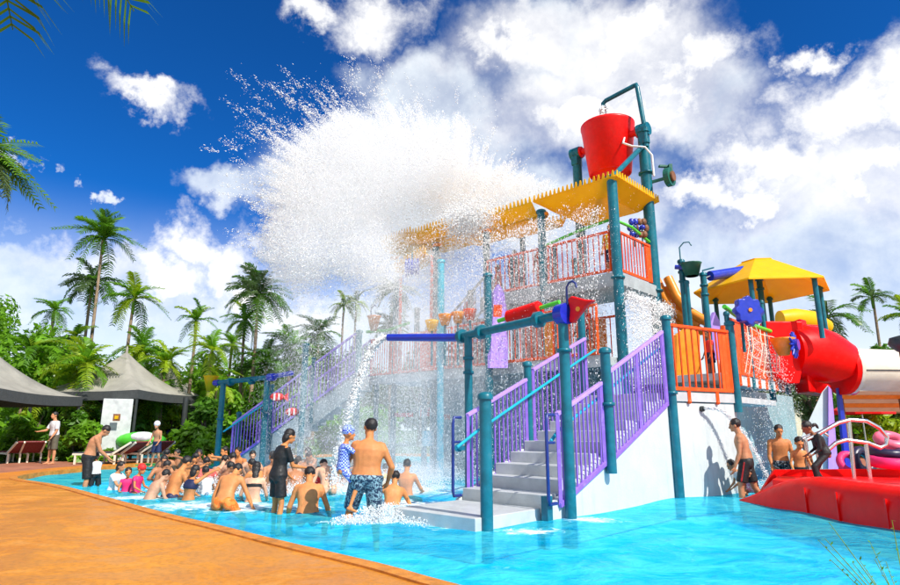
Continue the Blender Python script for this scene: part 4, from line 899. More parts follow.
bm_ = thing('beige_building', 'low beige building strip beyond the right-hand palms', 'building', Vector((18, 40, 0)))
part(MB().box((20, 42, 1.5), (16, 6, 3.0)), 'wall', cream, bm_); part(MB().box((20, 42, 3.1), (17, 7, .25)), 'roof', MATS['brown_wood'], bm_)
for k in range(5): part(MB().box((14+k*3, 38.97, 1.5), (1.2, .1, 1.3)), 'window', darkm, [c_ for c_ in bm_.children if c_.name.startswith('wall')][0])

# ------------------------------------------------------------------ left terrace: tents, column, loungers
def tent(c, half, z_eave, h, lab, rz=0.0, posts=True, cols=None, g='grey peaked tents by the terrace'):
    t_ = thing('peaked_tent', lab, 'tent', Vector((c[0], c[1], .1)), g); n = 12; M = Matrix.Rotation(rz, 3, 'Z'); cx = Vector((c[0], c[1], 0))
    mb = MB(); rows = []
    for i in range(n+1):
        t = i/n; hw = half*(1-t)+.04*t; z = z_eave+h*(t**1.7); ring = []
        for s_ in range(4):
            a = [(-1, -1), (1, -1), (1, 1), (-1, 1)][s_]; b = [(1, -1), (1, 1), (-1, 1), (-1, -1)][s_]
            for j in range(6):
                u = j/6; sag = .10*half*math.sin(math.pi*u)*(1-t); x = a[0]*(1-u)+b[0]*u; y = a[1]*(1-u)+b[1]*u
                d = Vector((-(a[0]+b[0])/2, -(a[1]+b[1])/2, 0))*sag*.35
                ring.append(cx+M @ (Vector((x*hw, y*hw, 0))+d)+Vector((0, 0, z-sag*.25)))
        rows.append(ring)
    vs = [p for r_ in rows for p in r_]; m = 24; fs = [(i*m+k, i*m+(k+1) % m, (i+1)*m+(k+1) % m, (i+1)*m+k) for i in range(n) for k in range(m)]
    part(mb.add(vs, fs, True), 'canopy', tent_m, t_)
    mb = MB(); r0 = rows[0]
    for k in range(24):
        a, b = r0[k], r0[(k+1) % 24]; mb.add([a, b, b-Vector((0, 0, .34)), a-Vector((0, 0, .34))], [(0, 1, 2, 3)])
    part(mb, 'valance', tent_d, t_)
    part(MB().lathe([(.06, z_eave+h-.05), (.05, z_eave+h+.2), (.01, z_eave+h+.3)], (c[0], c[1], 0), 8), 'finial', tent_m, t_)
    if posts:
        for a in ((-1, -1), (1, -1), (1, 1), (-1, 1)):
            p = cx+M @ Vector((a[0]*half*.97, a[1]*half*.97, 0)); part(MB().lathe([(.06, .1), (.06, z_eave)], (p.x, p.y, 0), 8), 'post', darkm, t_)
    return t_
q = at(-6, 400, 19.0); tent((q.x-2.0, 20.2), 2.6, 2.42, 1.95, 'grey peaked tent cut by the frame edge, nearest the pool', 0.1)
q = at(121, 400, 26); tent((q.x, 26.0), 2.3, 2.72, 1.75, 'grey peaked tent over the white column', -0.12)
q = at(163, 400, 31); tent((q.x, 31.5), 2.2, 2.35, 2.3, 'lower grey tent behind the one with the white column', 0.05)
q = at(112, 455, 23.3); wc_ = thing('white_column', 'white square column with small sign under the middle tent', 'column', Vector((q.x, q.y, .1)))
part(MB().box((q.x, q.y, 1.22), (1.0, .8, 2.25), rz=.5), 'column', mat('column_white', (.55, .58, .57), .7, var=.1), wc_, .02)
part(MB().box((q.x+.34, q.y-.62, 1.65), (.24, .03, .26), rz=.5-math.pi/2*0), 'sign', MATS['brown_wood'], wc_)
part(MB().box((q.x+.345, q.y-.64, 1.65), (.12, .03, .12), rz=.5), 'emblem', MATS['yellow_plastic'], [c_ for c_ in wc_.children if c_.name.startswith('sign')][0])
def lounger(p, rz, lab, m):
    t_ = thing('sun_lounger', lab, 'sun lounger', Vector((p[0], p[1], .1)), 'sun loungers on the red terrace', rz)
    w_ = .6
    for s_ in (-1, 1):
        o = MB().bar((s_*w_/2, -.9, .32), (s_*w_/2, .5, .32), .05, .06).bar((s_*w_/2, .4, .30), (s_*w_/2, 1.05, .70), .05, .06).build('side_frame', cream, t_)
        for y in (-.8, .55): MB().bar((s_*w_/2, y, 0), (s_*w_/2, y, .3), .05, .05).build('leg', cream, t_)
    MB().box((0, -.25, .36), (.56, 1.35, .05)).build('seat', m, t_, .01); M = Matrix.Rotation(.5, 3, 'X'); MB().box((0, .72, .53), (.56, .78, .05), M=M).build('backrest', m, t_, .01)
slm = mat('maroon_sling', (.16, .02, .02), .7); sln = mat('charcoal_sling', (.03, .03, .05), .7)
for i, (px, Y, mm, nm) in enumerate(((10, 21.5, slm, 'maroon sun lounger at the frame edge'), (27, 21.8, slm, 'maroon sun lounger left of the man in white shirt'), (104, 20.6, sln, 'charcoal sun lounger just behind the man in black shorts'), (118, 21.0, slm, 'maroon sun lounger below the white column'), (132, 21.3, sln, 'charcoal sun lounger right of the white column'), (146, 21.7, slm, 'maroon sun lounger in front of the green raft'))):
    q = at(px, 460, Y); lounger((q.x, Y), math.pi+(1.0, .75, 1.5, 1.2, 1.45, 1.05)[i], nm, mm)
q = at(141, 441, 23.2); gr_ = thing('inflatable_raft', 'green and white inflatable raft lying behind the loungers', 'raft', q)
part(MB().ball(q, (.95, .5, .34), 16, 10), 'body', green, gr_); part(MB().ball(q+Vector((.15, -.2, .12)), (.5, .33, .22), 12, 8), 'stripe', white_p, gr_)
q = at(190, 436, 30); solo(MB().ball(q, (1.2, .6, .5), 14, 9), 'yellow_play_tunnel', yellow, 'yellow play tunnel seen beyond the left overhead pipe', 'play tunnel')
q = at(172, 440, 29); solo(MB().ball(q, (.6, .6, .55), 10, 8).tube([q, q-Vector((0, 0, 1))], .15, 8), 'blue_play_ball', blue, 'blue play ball beside the yellow tunnel', 'play ball')
q = at(185, 410, 25); solo(MB().lathe([(.11, .1), (.11, 2.5)], (q.x, q.y, 0), 10), 'dark_post', darkm, 'dark post right of the middle tent', 'post')
q = at(180, 466, 19.4); solo(MB().prism([(q.x-1.2, 19.0), (q.x+1.4, 19.0), (q.x+1.3, 19.9), (q.x-1.3, 19.9)], .13, .16), 'green_mat', mat('green_mat', (.02, .28, .06), .8), 'green mat laid at the far pool edge', 'mat')
wp = mat('far_pool_blue', (.05, .35, .5), .1); q = at(175, 452, 26)
solo(MB().prism([(q.x-2, 25), (q.x+2, 25), (q.x+2.4, 27.5), (q.x-2, 27.5)], .1, .13), 'paddling_pool', wp, 'small blue paddling pool beyond the loungers', 'pool')

# ------------------------------------------------------------------ vegetation
def frond_mesh(name, L, droop, nl, lw, ll, m, seed, up=0.25, vee=0.5):
    r = random.Random(seed); mb = MB(); pts = []
    for i in range(9):
        t = i/8; pts.append(Vector((0, L*(t-.12*droop*t*t), L*(up*t*1.4-droop*t*t*.75))))
    mb.tube(pts, [.028*(1-.8*i/8)*L/2 for i in range(9)], 5)
    for i in range(nl):
        t = .12+.86*i/(nl-1); k = t*8; a = int(min(7, k)); p = pts[a].lerp(pts[a+1], k-a); d = (pts[a+1]-pts[a]).normalized()
        ln = ll*(math.sin(math.pi*(.12+.80*t))**.6)*r.uniform(.85, 1.1)
        for s_ in (-1, 1):
            dr = (Vector((s_, 0, 0))*1.0+d*.75+Vector((0, 0, vee*r.uniform(.2, 1)-.15))).normalized(); q = p+dr*ln*.55; e = q+(dr+Vector((0, 0, -.55-.5*r.random()))).normalized()*ln*.5
            sd = (d*1.0+Vector((0, 0, .3*s_))).normalized()*lw
            mb.add([p-sd*.4, p+sd*.4, q+sd*.5, q-sd*.5, e], [(0, 1, 2, 3), (3, 2, 4)])
    return mb.mesh(name, m)
FR = {}
for nm, mA in (('g', leafA), ('y', leafB), ('d', leafD), ('e', leafE), ('dry', drym)):
    FR[nm] = [frond_mesh('frond', 2.0, .75+.5*k, 24, .075, .62, mA, 10*k+3, up=.42-.1*k) for k in range(3)]
def palm(p, h, r, n, kinds, label, lean=(0, 0), group='palms behind the pool', tr=.13, name='palm_tree', droop=0.0, seed=0, shaft=True, clump=1):
    rg = random.Random(seed+77); t_ = thing(name, label, 'palm tree', Vector((p[0], p[1], .08)), group)
    for c_ in range(clump):
        off = Vector((0, 0, 0)) if c_ == 0 else Vector((rg.uniform(-.9, .9), rg.uniform(-.5, .9), 0)); hh = h*(1 if c_ == 0 else rg.uniform(.55, .9))
        top = Vector((p[0]+lean[0], p[1]+lean[1], hh))+off; b = Vector((p[0], p[1], .0))+off*.5
        pts = [b.lerp(top, k/6)+Vector((math.sin(k*.7+seed)*.05*h*.1, 0, 0)) for k in range(7)]
        part(MB().tube(pts, [tr*(1.25-.5*k/6) for k in range(7)], 8), 'trunk', bark, t_)
        if shaft: part(MB().tube([top-Vector((0, 0, .9*r/2)), top-Vector((0, 0, .4*r/2)), top+Vector((0, 0, .15))], [tr*.8, tr*1.0, tr*.5], 8), 'crownshaft', leafD, t_)
        nn = n if c_ == 0 else int(n*.7)
        for i in range(nn):
            kd = kinds[rg.randrange(len(kinds))]; me = FR[kd][rg.randrange(3)]; az_ = 2*math.pi*(i*.381966+rg.uniform(-.04, .04)); f = i/nn
            el_ = R(74-100*f-droop*25)+rg.uniform(-.12, .12); s_ = r/2*(rg.uniform(.85, 1.1))
            link_mesh('frond', me, t_, top-Vector((p[0], p[1], .08)), (el_, 0, az_), (s_, s_, s_))
    return t_
LEAFV = None
def leaf_cloud(centers, radii, n, size, seed, flat=1.0):
    """numpy leaf quads spread through overlapping clumps"""
    rs = np.random.RandomState(seed); c = np.array(centers); rad = np.array(radii); pr_ = rad**2; pr_ = pr_/pr_.sum(); k = rs.choice(len(c), n, p=pr_)
    d = rs.normal(size=(n, 3)); d /= np.linalg.norm(d, axis=1)[:, None]; rr_ = rad[k]*(rs.rand(n)**.45)
    pos = c[k]+d*rr_[:, None]*np.array([1, 1, flat]); nrm_ = d*.7+rs.normal(size=(n, 3))*.6+np.array([0, 0, .5]); nrm_ /= np.linalg.norm(nrm_, axis=1)[:, None]
    t1 = np.cross(nrm_, rs.normal(size=(n, 3))); t1 /= np.linalg.norm(t1, axis=1)[:, None]; t2 = np.cross(nrm_, t1); s = size*(.6+.8*rs.rand(n))[:, None]
    vs = np.stack([pos-t1*s, pos+t2*s*.42-nrm_*s*.1, pos+t1*s, pos-t2*s*.42-nrm_*s*.1], 1).reshape(-1, 3); fs = np.arange(n*4).reshape(n, 4); return vs, fs
def tree(p, h, r, m, label, seed, n=3800, size=.16, cat='tree', group='leafy trees behind the pool', z0=.35, name='leafy_tree', clumps=16):
    rg = random.Random(seed); t_ = thing(name, label, cat, Vector((p[0], p[1], .08)), group); P = Vector((p[0], p[1], 0)); cs = []; rs = []
    for k in range(clumps):
        a = rg.uniform(0, 6.28); q = rg.uniform(.15, .95); z = h*(z0+(1-z0)*rg.random()**.8); wz = math.sin(math.pi*min(1, max(0.12, (z/h-z0)/(1-z0)*.8+.18)))
        cs.append((P.x+math.cos(a)*r*q*wz, P.y+math.sin(a)*r*q*wz, z-r*.2)); rs.append(r*rg.uniform(.22, .42))
    vs, fs = leaf_cloud(cs, rs, n, size, seed, .75); o = bpy.data.objects.new('crown', fin('crown', vs, fs, m)); C.objects.link(o); o.parent = t_; o.location = -t_.location
    mb = MB().tube([P, P+Vector((.1, 0, h*.3)), P+Vector((-.05, 0, h*.55)), P+Vector((.05, .1, h*.8))], [.045*r+.08, .04*r+.05, .03*r+.03, .02], 8)
    for k in range(5):
        c = Vector(cs[k]); b = P+Vector((0, 0, h*.38)); mb.tube([b, b.lerp(c, .5)+Vector((0, 0, .1*h*.3)), c], [.022*r+.03, .015*r+.02, .01], 6)
    part(mb, 'trunk', barkd, t_); return t_
# palms: (px of trunk, py of crown centre, distance)
PT = [(104, 240, 31, 2.8, 20, 'gd', 'tallest palm with upswept green crown left of the splash', -.7, 1), (93, 284, 32, 2.7, 18, 'ge', 'palm with greyish drooping crown just below the tallest palm', .8, 1),
      (134, 300, 29, 2.4, 18, 'gyd', 'bushy palm with yellowing fronds right of the tallest palm', .2, 2), (54, 312, 30, 1.7, 14, 'gd', 'small palm standing left of the tallest palm', .2, 2),
      (196, 322, 30, 1.9, 12, 'gyd', 'slim palm with few stiff fronds above the middle tent', -.5, 1), (258, 296, 28, 2.5, 28, 'gge', 'dense-crowned palm above the left overhead pipe', .1, 2),
      (245, 322, 30, 1.9, 16, 'gdy', 'lower palm leaning against the dense-crowned palm', .3, 1), (212, 352, 27, 1.9, 16, 'yd', 'yellow-green palm clump over the yellow bucket', .3, 3),
      (344, 306, 40, 1.7, 12, 'ye', 'first of two slim palms far off in the mist', .2, 1), (356, 304, 41, 1.9, 12, 'ye', 'second of two slim palms far off in the mist', .2, 1),
      (318, 335, 33, 2.4, 18, 'ge', 'hazy palm clump behind the long left stairs', .3, 3), (290, 350, 29, 2.4, 20, 'gd', 'arching palm clump directly behind the left stairs', .5, 3),
      (84, 366, 24.5, 1.9, 20, 'yyd', 'bright yellow-green palm beside the white column', .2, 3), (165, 365, 28, 2.2, 18, 'ydg', 'palm clump rising behind the middle tent', .2, 3),
      (30, 352, 26, 2.2, 18, 'ydg', 'palm clump between the two nearer tents', .3, 2), (395, 292, 27, 1.7, 20, 'e', 'grey-green palm seen through spray left of the trough', .2, 2),
      (872, 298, 34, 2.1, 13, 'gde', 'lone palm with arching fronds right of the yellow canopy', .45, 1), (828, 318, 27, 2.6, 14, 'ge', 'palm with drooping fronds behind the canopy posts', .9, 1),
      (908, 318, 30, 2.2, 14, 'gy', 'palm cut off by the frame edge right of the lone palm', .6, 1), (140, 352, 29, 1.9, 16, 'yd', 'young bright palm behind the tent peak', .3, 2), (75, 338, 30, 1.9, 16, 'gy', 'dark young palm below the drooping crown', .3, 2), (232, 345, 32, 1.8, 14, 'yd', 'light palm between the bucket clump and the dense palm', .2, 2)]
for i, (px, py, Y, r, n, kd, lab, dr, cl) in enumerate(PT):
    r *= .66 if Y > 26 else .8; n = int(n*1.15)
    q = at(px, py, Y); kk = {'g': 'g', 'y': 'y', 'd': 'd', 'e': 'e'}
    palm((q.x, Y), q.z, r, n, [kk[c] for c in kd], lab, tr=.085 if Y > 26 else .07, droop=dr, seed=i, clump=cl)
# left edge palm reaching into the frame from outside, and the overhanging fronds at the top
q = at(-24, 160, 12); lpz_ = q
ep = palm((q.x, q.y), q.z, 1.25, 44, ['g', 'e', 'd'], 'palm at the left frame edge with only frond tips showing', seed=51, group=None, tr=.14, droop=.25)
FRN = frond_mesh('frond', 2.0, 1.2, 34, .035, .85, leafA, 71, up=.32)
oh = thing('palm_tree', 'palm whose frond tips hang into the top of the frame', 'palm tree', Vector((-3.4, 2.6, .1)))
part(MB().tube([(-3.4, 2.6, .1), (-3.4, 2.9, 2.5), tuple(at(-95, -185, 3.7))], [.16, .14, .12], 10), 'trunk', bark, oh)
tw_ = at(-95, -185, 3.7); top = tw_-Vector((-3.4, 2.6, .1))
for az_, el_, s_, kd in ((-1.50, .02, .44, 'g'), (-1.25, .10, .36, 'g'), (-1.62, .50, .80, 'e'), (-1.50, .62, 1.05, 'g'), (-1.9, -.10, .36, 'e'), (-.6, .2, 1.0, 'g'), (.2, .2, 1.0, 'g'), (1.2, .2, 1.1, 'g'), (2.2, .1, 1.1, 'g'), (3.0, .1, 1.1, 'g'), (3.9, .3, 1.0, 'g')):
    link_mesh('frond', FRN, oh, top, (el_, 0, az_), (s_, s_, s_))
# leafy trees
TR = [(18, 372, 27, 6.6, 3.0, leafD, 'broad bright green tree at the left frame edge'), (48, 380, 32, 6.4, 3.0, leafB, 'yellow-green tree behind the gap between the tents'), (-30, 370, 30, 8.0, 3.4, leafD, 'leafy tree mostly hidden at the frame edge above the first tent'),
      (120, 380, 34, 6.0, 3.4, leafA, 'dark tree behind the middle tent'), (205, 380, 34, 5.6, 3.0, leafD, 'green tree behind the left overhead pipe'), (250, 385, 36, 6.0, 3.2, leafA, 'dark tree behind the left stairs foot'),
      (310, 380, 38, 7.5, 3.5, leafE, 'grey-green tree behind the long left stairs in the mist'), (360, 380, 40, 7.5, 3.4, leafE, 'hazy tree behind the head of the long left stairs'), (420, 380, 42, 7.5, 3.6, leafE, 'hazy tree behind the rear deck'),
      (895, 350, 26, 5.4, 1.9, leafA, 'dark leafy tree behind the cream tube by the frame edge'), (812, 370, 34, 6.2, 2.6, leafE, 'grey-green tree behind the yellow tube slide section'), (860, 395, 30, 3.6, 2.0, leafD, 'bright bush tree under the cream tube'), (480, 380, 44, 8, 4, leafE, 'hazy tree beyond the middle of the structure'), (760, 380, 42, 6, 4, leafA, 'tree hidden mostly by the orange deck panels')]
for i, (px, py, Y, h, r, m, lab) in enumerate(TR):
    q = at(px, 430, Y); tree((q.x, Y), h*(.92 if px > 60 else 1.0), r, m, lab, 200+i, n=3600, size=.15)
# terrace shrubs
SH = [(16, 23.5, 1.8, 1.3, leafD, 'broad-leaved shrub behind the maroon loungers at the edge'), (38, 24.5, 2.2, 1.3, leafB, 'yellow-green shrub under the first tent'), (72, 23.0, 2.0, 1.1, leafA, 'dark shrub behind the man in black shorts'), (88, 22.4, 1.5, .9, leafD, 'bright shrub left of the white column'), (150, 28, 2.6, 1.8, leafB, 'yellow flowering shrub under the rear tent'), (170, 29, 2.4, 1.6, leafB, 'golden shrub left of the dark post'), (193, 24, 1.5, 1.2, leafD, 'green shrub left of the left pipe post'), (205, 25, 2.6, 1.2, leafA, 'tall dark shrub behind the left pipe post'), (228, 27, 3.0, 1.6, leafD, 'green shrub behind the foot of the left stairs'), (262, 27, 3.2, 1.8, leafA, 'dark shrub behind the left stairs'), (300, 28, 3.2, 2.0, leafD, 'green shrub behind the middle of the left stairs'), (876, 25, 2.4, 1.6, leafB, 'bright shrub behind the steel handrail'), (850, 27, 2.6, 1.4, leafD, 'green shrub behind the blue upright panel'), (55, 27, 3.2, 1.5, leafA, 'dark shrub behind the man in white shirt'), (125, 26.5, 3.2, 1.5, leafA, 'dark shrub behind the white column')]
for i, (px, Y, h, r, m, lab) in enumerate(SH):
    q = at(px, 430, Y); tree((q.x, Y), h, r, m, lab, 300+i, n=1500, size=.16, cat='shrub', group='shrubs around the terrace', z0=.05, name='shrub', clumps=12)
# far wood as one mass
cs = []; rs_ = []; rg = random.Random(5)
for k in range(170):
    x = rg.uniform(-52, 60); y = rg.uniform(42, 56); cs.append((x, y, rg.uniform(.5, 4.0))); rs_.append(rg.uniform(1.2, 2.4))
vs, fs = leaf_cloud(cs, rs_, 42000, .34, 9, .8); o = bpy.data.objects.new('woods', fin('woods', vs, fs, leafA)); C.objects.link(o); tag(o, 'far band of mixed green trees beyond the pool', None, None, 'stuff')
cs = []; rs_ = []
for k in range(90): cs.append((rg.uniform(-30, -3), rg.uniform(33, 38), rg.uniform(.3, 2.4))); rs_.append(rg.uniform(.7, 1.4))
vs, fs = leaf_cloud(cs, rs_, 26000, .2, 19, .8); o = bpy.data.objects.new('undergrowth', fin('undergrowth', vs, fs, leafD)); C.objects.link(o); tag(o, 'green undergrowth below the palms', None, None, 'stuff')
# near right-hand weed at the pool edge
q = at(890, 575, 3.3); t_ = thing('weed_plant', 'small wiry green plant in the lower right corner', 'plant', Vector((q.x+.05, 3.25, .1)))
rg = random.Random(3); b = Vector((q.x+.05, 3.25, .1))
for k in range(22):
    a = rg.uniform(0, 6.28); d = Vector((math.cos(a)*.5-.12, math.sin(a)*.3, 1)); L = rg.uniform(.3, .75); pts = [b, b+d*L*.5, b+d*L+Vector((d.x*.1, 0, -.03))]; part(MB().tube(pts, [.004, .003, .0015], 4), 'stem', MATS['yellow_green_leaf'], t_)
    mb = MB()
    for j in range(9):
        p = pts[1].lerp(pts[2], j/8) if j > 3 else pts[0].lerp(pts[1], j/4+.2); e = Vector((rg.uniform(-1, 1), rg.uniform(-1, 1), rg.uniform(-.2, .8))).normalized()*rg.uniform(.015, .04); s_ = e.cross(Vector((0, 0, 1))).normalized()*.006; mb.add([p, p+e*.5+s_, p+e, p+e*.5-s_], [(0, 1, 2, 3)])
    part(mb, 'leaves', MATS['bright_leaf'], t_)

# ------------------------------------------------------------------ people
def skinm(name, col):
    m = mat(name, col, 0.55, var=.2, scale=6, spec=.3, bump=.35, bscale=9); b = m.node_tree.nodes['Principled BSDF']; g = NT(m.node_tree); oi = g.new('ShaderNodeObjectInfo'); old = b.inputs['Base Color'].links[0].from_socket
    g.link(g.mix(g.m('MULTIPLY', oi.outputs['Random'], .55), old, tuple(c*k for c, k in zip(col, (.62, .52, .46)))), b.inputs['Base Color']); b.inputs['Subsurface Weight'].default_value = .08; b.inputs['Subsurface Radius'].default_value = (.03, .012, .006); b.inputs['Subsurface Scale'].default_value = .3; return m
SK = {'tan': skinm('tan_skin', (.52, .24, .12)), 'fair': skinm('fair_skin', (.66, .37, .24)), 'warm': skinm('warm_skin', (.66, .26, .09)), 'dark': skinm('brown_skin', (.34, .15, .075))}
hairm = mat('black_hair', (.012, .009, .008), .45, var=.4, scale=30, bump=.5, bscale=60)
def patterned(name, a, b, sc=14, thr=.5, rough=.6):
    m = bpy.data.materials.new(name); m.use_nodes = True; g = NT(m.node_tree); t = g.new('ShaderNodeTexCoord'); n_ = g.noise(t.outputs['Object'], sc, 2, .5, 1.2).outputs['Fac']
    g.link(g.mix(g.smooth(n_, thr-.03, thr+.03), a, b), g.n['Principled BSDF'].inputs['Base Color']); g.n['Principled BSDF'].inputs['Roughness'].default_value = rough; return m
def checked(name, a, b, sc):
    m = bpy.data.materials.new(name); m.use_nodes = True; g = NT(m.node_tree); t = g.new('ShaderNodeTexCoord'); c = g.new('ShaderNodeTexChecker'); g.link(t.outputs['Object'], c.inputs[0]); c.inputs['Scale'].default_value = sc
    c.inputs[1].default_value = (*a, 1); c.inputs[2].default_value = (*b, 1); g.link(c.outputs[0], g.n['Principled BSDF'].inputs['Base Color']); return m
CL = {'black': mat('black_fabric', (.008, .008, .009), .6, var=.3, scale=8, bump=.5, bscale=18), 'floral': patterned('blue_floral_fabric', (.012, .03, .07), (.22, .36, .42), 26, .52),
      'dfloral': patterned('dark_floral_fabric', (.01, .012, .02), (.35, .4, .42), 24, .57), 'orange': patterned('orange_swimwear', (.85, .14, .01), (.75, .25, .04), 14), 'redd': mat('maroon_trim', (.35, .01, .01), .6), 'white': mat('white_fabric', (.7, .7, .72), .7, bump=.4, bscale=20), 'magenta': magenta, 'bluechk': checked('blue_checked_fabric', (.005, .03, .50), (.45, .58, .85), 46), 'pinkfl': patterned('pink_floral_fabric', (.8, .2, .35), (.85, .75, .8), 30, .5),
      'red': mat('red_fabric', (.7, .02, .02), .6), 'yellow': mat('yellow_fabric', (.75, .5, .03), .7), 'khaki': mat('dark_khaki', (.10, .09, .06), .8), 'navy': mat('navy_fabric', (.01, .015, .06), .6), 'spotted': patterned('white_spotted_fabric', (.75, .76, .78), (.5, .03, .06), 16, .66), 'pinkish': mat('coral_fabric', (.75, .12, .1), .6), 'blue': mat('blue_fabric', (.01, .08, .55), .5)}
def Rx(a): return Matrix.Rotation(a, 3, 'X')
def Ry(a): return Matrix.Rotation(a, 3, 'Y')
def Rz(a): return Matrix.Rotation(a, 3, 'Z')
def capsule(mb, p0, p1, r0, r1, flat=False, sc=None, n=12):
    p0, p1 = Vector(p0), Vector(p1); d = (p1-p0); L = max(d.length, 1e-4); d.normalize()
    a = d.cross(Vector((.13, 1, .21))).normalized() if sc is None else (sc[0]-d*sc[0].dot(d)).normalized(); b = d.cross(a); k = 1.0 if sc is None else sc[1]
    prof = []
    if not flat:
        for t in (-90, -60, -30): prof.append((r0*math.cos(R(t)), r0*math.sin(R(t))))
    else: prof.append((r0*.02, 0))
    prof += [(r0, 0), (r0+(r1-r0)*.5, L*.5), (r1, L)]
    if not flat:
        for t in (30, 60, 90): prof.append((r1*math.cos(R(t)), L+r1*math.sin(R(t))))
    else: prof.append((r1*.02, L))
    vs = [p0+d*z+(a*math.cos(2*math.pi*j/n)*k+b*math.sin(2*math.pi*j/n))*max(r, 1e-4) for r, z in prof for j in range(n)]; m = len(prof)
    mb.add(vs, [(i*n+j, i*n+(j+1) % n, (i+1)*n+(j+1) % n, (i+1)*n+j) for i in range(m-1) for j in range(n)]+[tuple(reversed(range(n))), tuple((m-1)*n+j for j in range(n))], True)
def loft(mb, secs, n=18):
    vs = []
    for c, ax, ay, rx, ry in secs:
        for j in range(n):
            a = 2*math.pi*j/n; ca, sa = math.cos(a), math.sin(a); q = 2.4; ca = math.copysign(abs(ca)**(2/q), ca); sa = math.copysign(abs(sa)**(2/q), sa); vs.append(c+ax*ca*rx+ay*sa*ry)
    m = len(secs); mb.add(vs, [(i*n+j, i*n+(j+1) % n, (i+1)*n+(j+1) % n, (i+1)*n+j) for i in range(m-1) for j in range(n)]+[tuple(reversed(range(n))), tuple((m-1)*n+j for j in range(n))], True)
PENDING = []
def remesh_later(mb, name, m, root, voxel, post_=None, smooth=2, label=None):
    me = mb.mesh(name, m); o = bpy.data.objects.new(name, me); C.objects.link(o); o.parent = root; o.location = (0, 0, 0)
    r_ = o.modifiers.new('r', 'REMESH'); r_.mode = 'VOXEL'; r_.voxel_size = voxel; r_.use_smooth_shade = True
    if smooth: s_ = o.modifiers.new('s', 'SMOOTH'); s_.iterations = smooth; s_.factor = .5
    if label: o['label'] = label
    PENDING.append((o, post_, m)); return o
def person(label, pos, yaw, s=1.0, pz=None, skin='tan', lean=0, side=0, twist=0, head=(0, 0), la=(10, 8, 15), ra=(10, 8, 15), ll=(0, 4, 0), rl=(0, 4, 0), sex='m', fat=1.0, hair='short', wear=(), vox=.013, curve=.5, group=None, lah=None, rah=None, cap=None, child_=False, eyes=False, foot=True):
    """pos = (x, y) of the pelvis; pz = height of the hip joints; angles in degrees; arms/legs = (forward swing, outward swing, joint bend)"""
    if pz is None: pz = -.36+.90*s
    root = thing('person', label, 'person', Vector((pos[0], pos[1], pz)), group, R(yaw)); mb = MB(); Zv = Vector((0, 0, 1))
    hs = 1.28 if child_ else 1.0; wd = (1.0 if sex == 'm' else .88)*(.86 if child_ else 1)
    # spine
    TL = .47*s; pts = []; p = Vector((0, 0, 0)); frames = []
    N = 13
    for i in range(N):
        t = -.14+(1.22)*i/(N-1); ang = R(lean)*(1-curve+2*curve*max(0, min(1, t))) if lean else 0
        M = Rz(R(twist)*max(0, t)) @ Ry(R(side)*(.5+max(0, t)*.5)) @ Rx(-ang)
        if i: p = p+M @ Vector((0, 0, 1.22/(N-1)*TL))
        frames.append((t, p.copy(), M))
    off = frames[1][1].copy()   # t ~ 0
    frames = [(t, q-off, M) for t, q, M in frames]
    def spine(t):
        for (t0, p0, M0), (t1, p1, M1) in zip(frames, frames[1:]):
            if t <= t1: k = max(0, (t-t0)/(t1-t0)); return p0.lerp(p1, k), M0
        return frames[-1][1], frames[-1][2]
    SEC = ((-.14, .10, .075), (-.06, .150, .108), (.02, .166, .118), (.14, .160, .113), (.34, .140, .100), (.48, .143, .102), (.62, .158, .110), (.78, .172, .112), (.90, .168, .098), (.97, .145, .082), (1.03, .09, .066), (1.07, .058, .056))
    if sex == 'f': SEC = ((-.14, .10, .08), (-.06, .160, .115), (.02, .178, .122), (.14, .165, .112), (.34, .128, .092), (.48, .132, .095), (.62, .150, .112), (.76, .156, .118), (.90, .158, .090), (.97, .135, .078), (1.03, .08, .06), (1.07, .05, .05))
    def sections(t0, t1, g, extra=0.0, fl=1.0):
        o_ = []
        for t, rx, ry in SEC:
            if t < t0-1e-6 or t > t1+1e-6: continue
            c, M = spine(t); f_ = fat if .0 < t < .8 else (1+(fat-1)*.5); o_.append((c+M @ Vector((0, (f_-1)*.05*s, 0)), M @ Vector((1, 0, 0)), M @ Vector((0, 1, 0)), (rx*g*wd*((f_-1)*.7+1)*s+extra), (ry*g*f_*s+extra)))
        return o_
    loft(mb, sections(-.14, 1.07, 1.0))
    # head
    nb, Mn = spine(1.05); Mh = Mn @ Rz(R(head[1])) @ Rx(R(lean*.55-head[0])); hr = s*hs
    hc = nb+Mn @ Vector((0, .01*s, .05*s))+Mh @ Vector((0, .02*hr, .115*hr)); capsule(mb, nb-Mn @ Vector((0, 0, .04*s)), nb+(hc-nb)*.6, .056*s*wd, .052*s*wd)
    def ell(c, rx, ry, rz_, n=14, m=10):
        k0 = len(mb.v); mb.ball((0, 0, 0), (rx, ry, rz_), n, m)
        for i in range(k0, len(mb.v)): mb.v[i] = tuple(Mh @ Vector(mb.v[i])+c)
    ell(hc+Mh @ Vector((0, -.008*hr, .02*hr)), .074*hr, .090*hr, .095*hr); ell(hc+Mh @ Vector((0, .028*hr, -.045*hr)), .054*hr, .058*hr, .066*hr); ell(hc+Mh @ Vector((0, .078*hr, -.098*hr+.012*hr)), .024*hr, .018*hr, .018*hr)
    capsule(mb, hc+Mh @ Vector((0, .082*hr, .012*hr)), hc+Mh @ Vector((0, .103*hr, -.026*hr)), .010*hr, .017*hr); capsule(mb, hc+Mh @ Vector((-.02*hr, .080*hr, -.058*hr)), hc+Mh @ Vector((.02*hr, .080*hr, -.058*hr)), .012*hr, .012*hr)
    capsule(mb, hc+Mh @ Vector((-.03*hr, .078*hr, .028*hr)), hc+Mh @ Vector((.03*hr, .078*hr, .028*hr)), .014*hr, .014*hr)
